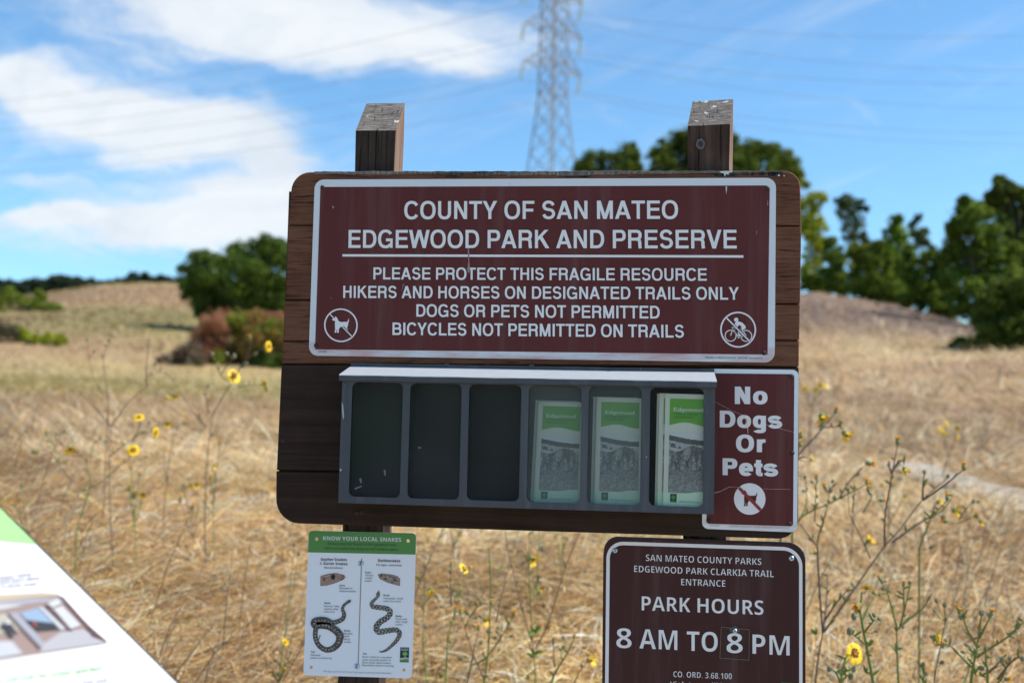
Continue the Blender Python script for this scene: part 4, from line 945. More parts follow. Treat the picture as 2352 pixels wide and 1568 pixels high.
# ------------------------------------------------------------------ interpretive panel (lower left, out of focus)
ND = 1.6
O = CAM + ray(0, 1168) / FPX * ND
VV = (RT - UP) / math.sqrt(2); UU = ray(1260, 1352); UU = UU / np.linalg.norm(UU)
NN = np.cross(VV, UU); NN /= np.linalg.norm(NN)
if np.dot(NN, CAM - O) < 0: NN = -NN
VV = np.cross(UU, NN); VV /= np.linalg.norm(VV)
if np.dot(VV, RT - UP) < 0: VV = -VV
pf = lambda a, b: PN(a, b, O, NN)
panel = thing('interpretive_panel', 'out-of-focus white and green information panel on a slant at the lower left', 'information panel', O + VV * .3 - UU * .4 - np.array([0, 0, O[2]]) + np.array([0, 0, .0]))
E1 = pf(0, 1168); E2 = pf(406, 1568)
ev = (E2 - E1); ev /= np.linalg.norm(ev)
c0 = E1 - ev * .16; c1 = E1 + ev * .60; wlen = .95
pu = -UU
mb = MB(); mb.fill([roundpoly([c0, c1, c1 + pu * wlen, c0 + pu * wlen], .006)], 0, -NN * .006); mb.build('panel_face', M_panelw, panel)
mb = MB(); lo_ = -NN * .001; mb.fill([[c0 + ev * -.006 - pu * .013 + lo_, c1 + ev * .006 - pu * .013 + lo_, c1 + ev * .006 + pu * (wlen + .006) + lo_, c0 - ev * .006 + pu * (wlen + .006) + lo_]], 0, -NN * .02); mb.build('panel_frame', M_pframe, panel)
L1 = NN * .0006
q = pf(83, 1249.8); q0 = q + pu * wlen * .999 ; tq_ = c0 + ev * .001
mb = MB(); mb.poly([c0 + L1 + ev * .0005, q + L1, q + pu * wlen + L1, c0 + pu * wlen + L1 + ev * .0005]); mb.build('green_band', M_panelg, panel)
f7 = lambda x, y: (x * .286, 1119.7 + y * .286)
mb = MB()
for s, a, b in (('owers, native', (-10, 742), (250, 708)), ('s and learn about', (-40, 779), (318, 738)), ('in picnic areas.', (5, 812), (300, 784)), ('test and', (650, 1585), (858, 1558))):
    mb = MB(); text(mb, s, f7(*a), f7(*b), 30 * .286, 'semi', pf, L1 * 1.5); mb.build('text_lettering', M_ptext, panel)
mb = MB(); text(mb, 'Get involved in your parks!', f7(-330, 1615), f7(815, 1463), 40 * .286, 'serif', pf, L1 * 1.5); mb.build('heading_lettering', M_pgreen, panel)
# printed picture of a visitor hall
pic = [(f7(-330, 870)), f7(460, 850), f7(860, 1250), f7(-330, 1437)]
PA = lambda pts, k: [pf(*f7(*p)) + L1 * (1 + .8 * k) for p in pts]
mb = MB(); cols = []
def pp(pts, k, c): mb.fill([PA(pts, k)], 0); c = tuple(v * .56 for v in c); mb.c = [c if v is None else v for v in mb.c]
pp([(-330, 880), (460, 850), (860, 1250), (-330, 1437)], 0, (.46, .33, .29))
pp([(-330, 880), (340, 842), (470, 855), (470, 872), (240, 885), (-330, 960)], 1, (.72, .58, .42))
pp([(-330, 960), (240, 890), (500, 890), (520, 930), (350, 920), (-330, 1000)], 1, (.52, .5, .56))
pp([(-330, 1000), (0, 945), (200, 948), (0, 985), (-330, 1040)], 2, (.78, .77, .74))
pp([(-330, 1060), (40, 1015), (150, 1150), (-330, 1220)], 1, (.66, .6, .5))
pp([(45, 1018), (130, 1005), (350, 1250), (310, 1305)], 2, (.5, .5, .56))
pp([(45, 1018), (62, 1018), (325, 1300), (308, 1305)], 3, (.16, .09, .08))
pp([(150, 1010), (300, 970), (430, 1100), (250, 1110)], 2, (.40, .54, .72)); pp([(195, 1068), (420, 1095), (470, 1145), (290, 1160)], 3, (.06, .06, .07))
pp([(300, 965), (340, 965), (520, 1140), (480, 1150)], 3, (.74, .74, .78)); pp([(340, 950), (370, 950), (580, 1155), (545, 1160)], 3, (.2, .11, .10))
pp([(420, 980), (490, 955), (640, 1110), (560, 1140)], 3, (.8, .8, .84)); pp([(370, 940), (450, 900), (480, 940), (410, 972)], 4, (.82, .82, .82))
pp([(460, 872), (500, 885), (720, 1130), (690, 1135)], 3, (.24, .13, .12)); pp([(690, 1135), (720, 1130), (860, 1250), (730, 1200)], 4, (.17, .1, .1))
pp([(350, 1250), (480, 1165), (660, 1140), (850, 1250), (300, 1330)], 2, (.62, .6, .63))
pp([(245, 1085), (275, 1095), (280, 1125), (255, 1125)], 5, (.5, .12, .08))
pp([(0, 1110), (30, 1080), (100, 1210), (75, 1220), (20, 1150), (-20, 1130)], 3, (.05, .05, .06)); pp([(20, 1070), (70, 1080), (75, 1105), (35, 1105)], 4, (.8, .8, .8)); pp([(40, 1105), (80, 1100), (132, 1180), (110, 1185)], 3, (.06, .06, .07))
pp([(-330, 1260), (80, 1240), (172, 1345), (-330, 1435)], 4, (.72, .73, .78))
mb.build('visitor_hall_picture', M_print, panel)
for k in (.22, .72):
    a = c0 + (c1 - c0) * .3 + pu * wlen * k - NN * .03; gz0 = H(a[0], a[1]) - .2
    mb = MB(); mb.tube([a, (a[0], a[1], a[2] - .05), (a[0], a[1], gz0)], [.028, .03, .03], 8); mb.build('leg', M_pframe, panel)

# ------------------------------------------------------------------ dry grass
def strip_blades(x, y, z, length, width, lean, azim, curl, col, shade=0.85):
    """bent two-quad blades -> verts, quads, colours (all arguments arrays)"""
    n = len(x); ca, sa = np.cos(azim), np.sin(azim)
    side = np.stack([-sa, ca, np.zeros(n)], 1); rv = RNG.normal(size=(n, 3)); side = side + .5 * rv; side /= np.linalg.norm(side, axis=1)[:, None]
    base = np.stack([x, y, z], 1); V = np.zeros((n, 6, 3))
    pos = base.copy(); lv = lean.copy()
    for k in range(3):
        wd = width * (1.0, .85, .25)[k]
        V[:, 2 * k] = pos - side * (wd / 2)[:, None]; V[:, 2 * k + 1] = pos + side * (wd / 2)[:, None]
        d = np.stack([np.sin(lv) * ca, np.sin(lv) * sa, np.cos(lv)], 1); pos = pos + d * (length / 2)[:, None]; lv = lv + curl
    I = np.arange(n)[:, None] * 6
    f = np.concatenate([I + np.array([[0, 1, 3, 2]]), I + np.array([[2, 3, 5, 4]])], 0)
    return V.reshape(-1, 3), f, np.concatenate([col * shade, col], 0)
def scatter(n, d0, d1, a0=-58, a1=50):
    d = np.sqrt(RNG.uniform(d0 ** 2, d1 ** 2, n)); a = np.radians(RNG.uniform(a0, a1, n))
    return d * np.sin(a), d * np.cos(a) - DB
def grass_layer(n, d0, d1, l0, l1, w0, w1, lean0, lean1, bright=1.0, a0=-58, a1=50):
    x, y = scatter(n, d0, d1, a0, a1); az = np.degrees(np.arctan2(x, y + DB))
    dens = fbm(x * 1.3, y * 1.3, 77); keep = (dens + RNG.uniform(-.25, .25, n) > .34) & (trail_dist(x, y) > .27 + .12 * RNG.normal(size=n))
    x, y, az = x[keep], y[keep], az[keep]; n = len(x)
    cl = fbm(x * .9, y * .9, 31); flow = 2 * math.pi * fbm(x * .45, y * .45, 51, 2) * 1.4
    right = np.clip((az + 2) / 10, 0, 1)
    azm = flow * (1 - .75 * right) + right * .75 * .35 + RNG.normal(size=n) * 1.0
    lean = lean0 + (lean1 - lean0) * np.clip(.5 + (cl - .5) * 1.6 + RNG.normal(size=n) * .28, 0, 1)
    ln = RNG.uniform(l0, l1, n) * (.7 + .7 * cl); wd = RNG.uniform(w0, w1, n)
    c = cover(x, y); t = RNG.random(n)[:, None]
    pale = np.array([.80, .66, .43]); brown = np.array([.22, .125, .065]); gold = np.array([.64, .405, .155])
    d_ = np.hypot(x, y + DB)[:, None]; t = t * (1 + np.clip((d_ - 12) / 8, 0, 3))
    c = np.where(t < .24, pale, np.where(t < .43, brown, np.where(t < .66, gold, c * 1.12)))
    patch = fbm(x * .7, y * .9, 91)[:, None]; c = c * (.40 + 1.25 * patch)
    c = c * RNG.uniform(.75, 1.2, (n, 1)) * bright * (1 - .16 * np.clip((d_ - 8) / 5, 0, 1))
    return strip_blades(x, y, height(x, y) - .01, ln, wd, lean, azm, RNG.uniform(.1, .7, n), c)
parts = [grass_layer(105000, 3.3, 6.2, .18, .42, .0025, .0065, .9, 1.62, 1.38), grass_layer(88000, 6.2, 10, .20, .45, .004, .009, .85, 1.57, 1.36),
         grass_layer(58000, 10, 17, .22, .48, .007, .015, .7, 1.45, 1.25), grass_layer(50000, 17, 34, .2, .4, .014, .03, .6, 1.35, 1.15), grass_layer(48000, 30, 70, .12, .28, .03, .07, .7, 1.4, 1.1, -60, 40), grass_layer(52000, 62, 170, .2, .45, .08, .2, .7, 1.4, 1.05, -62, 4)]
vo = 0; VV_, FF_, CC_ = [], [], []
for v, f, c in parts: VV_.append(v); FF_.append(f + vo); CC_.append(c); vo += len(v)
gr = npmesh('dry_grass', np.concatenate(VV_), np.concatenate(FF_), np.clip(np.concatenate(CC_), 0, .85), M_straw)
tag(gr, 'matted straw-coloured dry grass covering the field behind the signs', 'grass', kind='stuff')
# taller bare grey-brown stalks standing out of the grass, leaning to the right
x, y = scatter(9500, 3.5, 13); az = np.degrees(np.arctan2(x, y + DB)); k = (fbm(x * .8, y * .8, 15) > .5) & (trail_dist(x, y) > .55); x, y, az = x[k], y[k], az[k]; n = len(x)
cc = np.where(RNG.random((n, 1)) < .5, np.array([.24, .18, .135]), np.array([.5, .42, .31])) * RNG.uniform(.7, 1.1, (n, 1))
v, f, c = strip_blades(x, y, height(x, y), RNG.uniform(.3, .62, n), RNG.uniform(.003, .006, n), RNG.uniform(.15, .75, n), RNG.normal(size=n) * .6 + .2, RNG.uniform(0, .3, n), cc)
st = npmesh('dry_stalks', v, f, c, M_straw); tag(st, 'thin bare grey-brown stalks leaning out of the dry grass', 'weeds', kind='stuff')

# ------------------------------------------------------------------ trees and shrubs
def leafcloud(cen, rad, n, size, cols, rng, flat=.85, shell=.55, elong=1.0):
    d = rng.normal(size=(n, 3)); d /= np.linalg.norm(d, axis=1)[:, None]
    r = rad * (shell + (1 - shell) * rng.random(n) ** .6) * (1 + .22 * np.sin(d[:, 0] * 5 + cen[0]) * np.sin(d[:, 2] * 6 + cen[2]))
    p = cen + d * r[:, None] * np.array([1, 1, flat])
    nrm = d * .6 + rng.normal(size=(n, 3)) * .7 + np.array([0, 0, .25]); nrm /= np.linalg.norm(nrm, axis=1)[:, None]
    a = np.cross(nrm, rng.normal(size=(n, 3))); a /= np.linalg.norm(a, axis=1)[:, None]; b = np.cross(nrm, a)
    s = size * rng.uniform(.6, 1.35, n)[:, None]
    V = np.stack([p - a * s * elong, p + b * s * .55, p + a * s * elong, p - b * s * .55], 1)
    c = cols[rng.integers(0, len(cols), n)] * rng.uniform(.7, 1.3, (n, 1))
    return V.reshape(-1, 3), c
def tree(name, label, cat, dist, base, blobs, cols, leaf, per, trunk_r=.12, group=None, sparse=1.0, bark=M_bark, shell=.55, extra=(), trunk=True):
    """base: photo px of the foot; blobs: (px, py, radius px[, colour set]) of the crown's leaf clumps"""
    rng = np.random.default_rng(abs(hash_(name + label)) % 100000)
    b = PD(base[0], base[1], dist); bz = H(b[0], b[1]); root = thing(name, label, cat, (b[0], b[1], bz), group)
    sc = dist / FPX; Vs, Cs = [], []; cens = []
    xs = [q[0] for q in blobs]; wid = (max(xs) - min(xs)) * .5 * sc
    for q in blobs:
        r = q[2] * sc * 1.25; dep = rng.uniform(-.5, .5) * max(wid, r) * .9
        p0 = PD(q[0], q[1], dist + dep); p0 = np.array(p0); p0[2] = max(p0[2], H(p0[0], p0[1]) + r * .35)
        cens.append(p0); cs = np.array(cols[q[3]] if len(q) > 3 else cols[0]); n = int(per * sparse * max(.8, (r / leaf) ** 2 / 30))
        # each clump is a handful of smaller twigs' worth of leaves, so its outline stays ragged
        for k in range(9):
            o = np.clip(rng.normal(size=3), -1.25, 1.25) * r * .50; v, c = leafcloud(p0 + o, r * rng.uniform(.24, .55), int(n * 2.0) // 9 + 1, leaf * .58, cs, rng, .85, shell); Vs.append(v); Cs.append(c)
        v, c = leafcloud(p0, r * 1.12, int(n * .32), leaf * .6, cs * 1.1, rng, .9, .12); Vs.append(v); Cs.append(c)
    V = np.concatenate(Vs); C = np.concatenate(Cs); V[:, 2] = np.maximum(V[:, 2], bz - .3)
    F = np.arange(len(V)).reshape(-1, 4)
    npmesh('crown', V, F, C, M_leaf, root)
    if trunk:
        mb = MB(); top = np.mean(cens, axis=0); f0 = np.array([b[0], b[1], bz - .2]); mid = f0 * .55 + top * .45 + np.array([trunk_r, 0, 0])
        mb.tube([f0, f0 * .8 + mid * .2, mid, top], [trunk_r * 1.35, trunk_r, trunk_r * .75, trunk_r * .3], 7)
        for c in cens[::max(1, len(cens) // 9)]:
            m2 = mid * .5 + c * .5 + np.array([0, 0, -.1]); mb.tube([mid, m2, c], [trunk_r * .5, trunk_r * .3, trunk_r * .12], 5)
        mb.build('trunk', bark, root, True)
    return root
def hash_(s):
    h = 7
    for ch in s: h = (h * 31 + ord(ch)) & 0x7fffffff
    return h
OAK = [[(.055, .092, .016), (.085, .13, .018), (.125, .17, .024), (.034, .058, .014)]]
DARK = [[(.052, .078, .014), (.08, .115, .016), (.12, .15, .02), (.032, .05, .013)]]
YEL = [[(.24, .27, .016), (.19, .23, .016), (.13, .17, .016), (.28, .27, .024)]]
OLV = [[(.13, .165, .018), (.09, .125, .016), (.062, .09, .016), (.19, .20, .024)]]
BLU = [[(.06, .085, .03), (.095, .12, .04), (.04, .06, .022)]]
GRN = [[(.095, .15, .016), (.15, .21, .018), (.06, .10, .014)]]
RED = [[(.34, .12, .085), (.26, .11, .07), (.19, .14, .05)], [(.16, .19, .03), (.2, .2, .03), (.12, .15, .025)], [(.30, .165, .055), (.22, .145, .05), (.18, .15, .04)], [(.06, .10, .018), (.085, .125, .022)]]
tree('oak_tree', 'round dark oak tree on the grassy hill behind the reddish bush', 'tree', 72, (590, 768),
     [(446, 632, 34), (437, 662, 24), (469, 612, 32), (500, 622, 34), (480, 660, 40), (470, 700, 30), (520, 690, 44), (545, 592, 34), (580, 600, 36), (560, 640, 46), (612, 578, 34), (650, 590, 36), (630, 630, 46), (600, 690, 48), (660, 680, 46), (690, 620, 44), (720, 660, 44), (560, 730, 38), (640, 735, 42), (505, 728, 34)], OAK, .17, 900, .22)
tree('reddish_bush', 'rust red and green poison oak bush at the foot of the dark oak', 'bush', 52, (560, 862),
     [(469, 764, 27), (490, 738, 24), (515, 732, 24), (545, 735, 25, 1), (580, 742, 26, 2), (625, 750, 28, 0), (500, 770, 28, 0), (540, 775, 30, 1), (590, 785, 34, 2), (640, 790, 34, 2), (510, 805, 28, 2), (556, 815, 34, 2), (485, 842, 20, 3), (615, 830, 34, 3), (590, 850, 24, 3), (660, 830, 36, 3), (530, 840, 24, 2), (640, 850, 22, 3), (470, 800, 24, 0), (500, 850, 20, 1), (575, 865, 22, 3), (610, 760, 26, 1), (560, 760, 26, 2), (690, 800, 50, 2), (690, 760, 40, 1)], RED, .12, 620, .05)
tree('dark_shrub', 'small dry dark purple shrub just left of the reddish bush', 'shrub', 50, (430, 832), [(442, 800, 20), (420, 812, 18), (455, 818, 18), (400, 820, 13), (380, 824, 9), (365, 826, 6)], [[(.17, .105, .09), (.12, .085, .065), (.10, .11, .04)]], .10, 380, .04)
tree('hill_shrub', 'wide low green shrub on the slope at the left edge, upper of two', 'shrub', 86, (60, 728), [(-30, 700, 36), (10, 705, 26), (20, 682, 22), (45, 700, 22), (70, 704, 20), (98, 710, 18), (120, 712, 14), (138, 712, 9), (85, 690, 9), (88, 672, 7), (100, 684, 7)], [[(.15, .2, .022), (.11, .15, .02), (.09, .11, .024), (.2, .22, .03)]], .2, 420, .06)
tree('hill_shrub', 'low green shrub with a dry brown side at the left edge, lower of two', 'shrub', 56, (70, 797), [(-25, 765, 34, 1), (10, 763, 24, 1), (38, 762, 18, 1), (52, 775, 20), (55, 786, 16), (85, 782, 16), (108, 780, 15), (132, 778, 13), (145, 780, 8)], [YEL[0], [(.09, .075, .045), (.07, .065, .035), (.05, .05, .03)]], .13, 420, .05)
# trees behind the board and on the right-hand crest
tree('oak_tree', 'small rounded oak tree just right of the lattice tower', 'tree', 62, (1400, 700),
     [(1333, 388, 18), (1356, 372, 24), (1397, 366, 25), (1420, 375, 24), (1439, 347, 20), (1450, 368, 22), (1462, 388, 16), (1400, 420, 40), (1350, 430, 34), (1450, 430, 34), (1390, 500, 50), (1440, 520, 50)], DARK, .16, 620, .2)
tree('oak_tree', 'big dark oak tree behind the right post', 'tree', 50, (1650, 720),
     [(1508, 360, 20), (1525, 345, 22), (1545, 330, 25), (1573, 316, 26), (1600, 320, 30), (1640, 325, 32), (1670, 330, 30), (1707, 345, 28), (1735, 348, 26), (1760, 350, 25), (1781, 366, 20), (1520, 385, 26), (1560, 370, 34), (1620, 370, 40), (1690, 380, 40), (1750, 390, 34), (1560, 450, 55), (1640, 460, 60), (1720, 460, 55), (1600, 540, 60), (1690, 540, 60)], DARK, .14, 640, .22)
tree('young_tree', 'yellow-green tree peeking above the rounded right corner of the board', 'tree', 47, (1800, 700),
     [(1806, 366, 18), (1822, 385, 18), (1800, 395, 22), (1836, 405, 12), (1851, 424, 9), (1815, 430, 26), (1800, 500, 40), (1830, 480, 22)], OLV, .11, 420, .08, sparse=.8)
tree('yellow_green_tree', 'bright yellow-green willow-like tree along the right edge of the board', 'tree', 44, (1865, 690),
     [(1872, 457, 16), (1888, 452, 10), (1862, 475, 20), (1866, 503, 22), (1882, 512, 14), (1879, 535, 22), (1860, 555, 24), (1886, 565, 16), (1866, 595, 24), (1855, 625, 22), (1872, 640, 20), (1850, 520, 24)], YEL, .10, 460, .07, sparse=.8)
tree('sparse_oak', 'thin grey-green oak with sky showing through its top', 'tree', 46, (1962, 690),
     [(1925, 462, 9), (1938, 475, 16), (1950, 460, 13), (1962, 488, 18), (1976, 470, 10), (1988, 480, 7), (1942, 505, 15), (1974, 512, 14), (1955, 530, 18), (1984, 540, 9), (1965, 560, 20), (1938, 580, 18), (1990, 565, 14), (1945, 610, 26), (1978, 606, 26), (1951, 650, 22), (1990, 660, 18)], BLU, .10, 400, .08, sparse=.62, shell=.3)
tree('leafy_bush', 'olive yellow bush below the thin grey-green oak', 'bush', 44, (1985, 692), [(1962, 575, 16), (1975, 590, 18), (1990, 580, 16), (1998, 605, 18), (1970, 625, 18), (1994, 640, 18), (2010, 665, 14), (1940, 668, 15)], OLV, .10, 460, .05)
tree('leafy_tree', 'mid green pointed tree between the thin oak and the dark trees on the right', 'tree', 43, (2050, 695),
     [(2058, 512, 14), (2066, 500, 8), (2046, 540, 18), (2068, 545, 18), (2034, 572, 20), (2062, 580, 24), (2084, 592, 16), (2020, 610, 20), (2050, 615, 26), (2080, 625, 22), (2030, 650, 24), (2065, 655, 24), (2092, 668, 16), (2012, 672, 12)], GRN, .10, 480, .08, sparse=.85)
tree('sparse_oak', 'thin dark oak with two spiky tops left of the big dark tree', 'tree', 45, (2112, 700),
     [(2096, 512, 9), (2110, 500, 7), (2100, 535, 13), (2122, 535, 11), (2112, 560, 15), (2128, 556, 8), (2100, 585, 18), (2140, 570, 6), (2118, 610, 18), (2140, 640, 22), (2112, 655, 20), (2150, 680, 18)], BLU, .10, 400, .07, sparse=.62, shell=.3)
tree('big_tree', 'large dark green tree with a lighter left side on the right', 'tree', 33, (2240, 800),
     [(2222, 470, 16), (2240, 480, 18), (2205, 498, 18), (2195, 520, 18), (2225, 510, 28), (2255, 515, 26), (2190, 555, 22), (2215, 560, 32), (2255, 560, 36), (2180, 590, 20), (2200, 610, 32), (2250, 620, 42), (2290, 600, 40), (2195, 650, 28), (2230, 670, 38), (2210, 705, 22), (2280, 670, 44), (2170, 645, 12)], [GRN[0] + DARK[0]], .09, 640, .14)
tree('tall_tree', 'tallest dark tree with feathery tops at the right edge', 'tree', 36, (2330, 800),
     [(2297, 414, 11), (2300, 435, 16), (2281, 455, 18), (2274, 480, 18), (2318, 425, 10), (2322, 450, 18), (2342, 445, 18), (2305, 475, 24), (2335, 485, 28), (2360, 470, 26), (2290, 520, 28), (2325, 530, 36), (2365, 530, 40), (2310, 590, 44), (2360, 600, 50), (2340, 680, 55), (2400, 560, 50), (2410, 660, 55)], DARK, .10, 640, .14)
tree('dark_bush', 'broad dark bush in front of the big trees at the right edge', 'bush', 24, (2300, 850),
     [(2274, 690, 24), (2295, 668, 26), (2325, 655, 30), (2352, 645, 32), (2258, 722, 22), (2290, 735, 36), (2335, 720, 44), (2370, 700, 44), (2262, 765, 22), (2290, 785, 32), (2330, 785, 42), (2375, 780, 48), (2300, 825, 24), (2345, 830, 32), (2205, 822, 15), (2190, 830, 9), (2230, 824, 17), (2258, 822, 20), (2400, 740, 50)], DARK, .065, 700, .08)  # leftmost low clumps stand in for shade on the ground
for lab, d_, b_, bl in (('dark green scrub along the crest below the willow-like tree', 43, (1890, 690), [(1850, 640, 20), (1870, 655, 18), (1900, 640, 22), (1925, 655, 20), (1890, 668, 14), (1915, 620, 18), (1905, 590, 16), (1908, 560, 14), (1925, 600, 18), (1930, 640, 20)]),
                        ('grey-green scrub in the middle of the right-hand crest', 41, (2010, 700), [(1975, 668, 16), (2000, 678, 15), (2025, 682, 14), (2015, 655, 20), (2040, 670, 18), (2060, 685, 14), (1990, 650, 18), (2005, 600, 18), (2012, 570, 14), (2030, 620, 20), (2035, 590, 14)]),
                        ('shaded scrub under the two spiky dark trees', 39, (2130, 725), [(2085, 690, 15), (2110, 690, 20), (2135, 690, 22), (2160, 690, 24), (2185, 700, 24), (2120, 665, 22), (2150, 650, 24), (2165, 615, 20), (2095, 640, 18), (2180, 730, 14), (2150, 715, 14), (2085, 575, 12), (2090, 610, 18), (2140, 610, 18), (2160, 590, 12), (2130, 590, 14), (2105, 650, 20)])):
    tree('crest_scrub', lab, 'shrub', d_, b_, bl, [DARK[0] + GRN[0]], .10, 620, .05)
# far wooded ridge beyond the left hill crest: one mass
rng = np.random.default_rng(12); Vs, Cs = [], []
for k in range(240):
    px = rng.uniform(-160, 640); dd = rng.uniform(205, 290); top = 636 + 6 * math.sin(px * .035) + 5 * math.sin(px * .011 + 1) + rng.uniform(-4, 12) + (8 if px > 230 else 0) * (px < 300)
    r = rng.uniform(9, 17) * dd / FPX; p0 = np.array(PD(px, top + r * FPX / dd, dd))
    for j in range(3):
        v, c = leafcloud(p0 + np.array([rng.normal() * r * .5, rng.normal() * r, -j * r * 1.1]), r * (1, 1.2, 1.4)[j], 130, .55, np.array([(.026, .040, .022), (.036, .052, .027), (.02, .03, .02)]), rng); Vs.append(v); Cs.append(c)
V = np.concatenate(Vs); wd_ = npmesh('far_woodland', V, np.arange(len(V)).reshape(-1, 4), np.concatenate(Cs), M_leaf); tag(wd_, 'dark wooded ridge on the skyline at the far left', 'woodland', kind='stuff')

# ------------------------------------------------------------------ tarweed plants with yellow flowers
def flower_mesh(kind):
    mb = MB(); r = random.Random(5 + len(kind))
    if kind == 'open':
        n = 9
        for k in range(n):
            a = 2 * math.pi * k / n + r.uniform(-.15, .15); ca, sa = math.cos(a), math.sin(a); L = r.uniform(.85, 1.0); dz = r.uniform(-.12, .12); w_ = .25
            pt = lambda u, v, z: (ca * u - sa * v, sa * u + ca * v, z)
            mb.add([pt(.22, -.09, .05), pt(.22, .09, .05), pt(.7 * L, w_, .10 + dz), pt(.7 * L, -w_, .10 + dz), pt(L, .19, dz), pt(.93 * L, .09, dz), pt(L, 0, dz + .02), pt(.93 * L, -.09, dz), pt(L, -.19, dz)], [(0, 3, 2, 1), (3, 8, 7, 6, 5, 4, 2)], 0)
            mb.add([pt(.16, -.1, .075), pt(.16, .1, .075), pt(.42, .09, .10), pt(.42, -.09, .10)], [(0, 3, 2, 1)], 1)
        for k in range(16): a = k * 2.4; q = .05 * math.sqrt(k); mb.ball((q * math.cos(a), q * math.sin(a), .09), .055, 3 if k % 3 else 1, 5, 3)
        mb.ball((0, 0, -.08), .26, 2, 9, 4, (1, 1, .8))
    elif kind == 'nodding':    # petals folded back around a grey-green cup
        n = 8
        for k in range(n):
            a = 2 * math.pi * k / n + r.uniform(-.2, .2); ca, sa = math.cos(a), math.sin(a); pt = lambda u, v, z: (ca * u - sa * v, sa * u + ca * v, z); dz = r.uniform(-.1, .1)
            mb.add([pt(.25, -.1, .1), pt(.25, .1, .1), pt(.62, .24, .34 + dz), pt(.62, -.24, .34 + dz), pt(.82, .17, .55 + dz), pt(.84, -.17, .58 + dz)], [(0, 3, 2, 1), (3, 5, 4, 2)], 0)
        mb.ball((0, 0, .0), .36, 2, 10, 5, (1, 1, .95)); mb.ball((0, 0, .2), .26, 1, 8, 4)
    elif kind == 'orange':      # closed head with a tuft of spent orange florets
        mb.ball((0, 0, 0), .5, 2, 9, 6, (.85, .85, 1.15))
        for k in range(14):
            a = k * 2.4; q = .08 * math.sqrt(k); d = Vector((q * math.cos(a), q * math.sin(a), .5)); mb.tube([d * .8, d * 1.5 + Vector((q * .5 * math.cos(a), q * .5 * math.sin(a), .25))], [.09, .07], 5, 0)
    else:                       # bud
        mb.ball((0, 0, 0), .5, 2, 9, 6, (.9, .9, 1.1))
        for k in range(9): a = 2 * math.pi * k / 9; mb.tube([(.42 * math.cos(a), .42 * math.sin(a), .1), (.2 * math.cos(a), .2 * math.sin(a), .72)], [.07, .03], 4, 2)
    me_ob = mb.build(kind, [M_petalo if kind == 'orange' else M_petal, M_disc, M_calyx if kind != 'bud' else M_calyxg, M_petalo], None, True)
    me = me_ob.data; bpy.data.objects.remove(me_ob); me.name = {'open': 'flower', 'nodding': 'flower', 'orange': 'flower_head', 'bud': 'bud'}[kind]; return me
FM = {k: flower_mesh(k) for k in ('open', 'nodding', 'orange', 'bud')}
TOCAM = Vector((0.0, -1.0, .05))
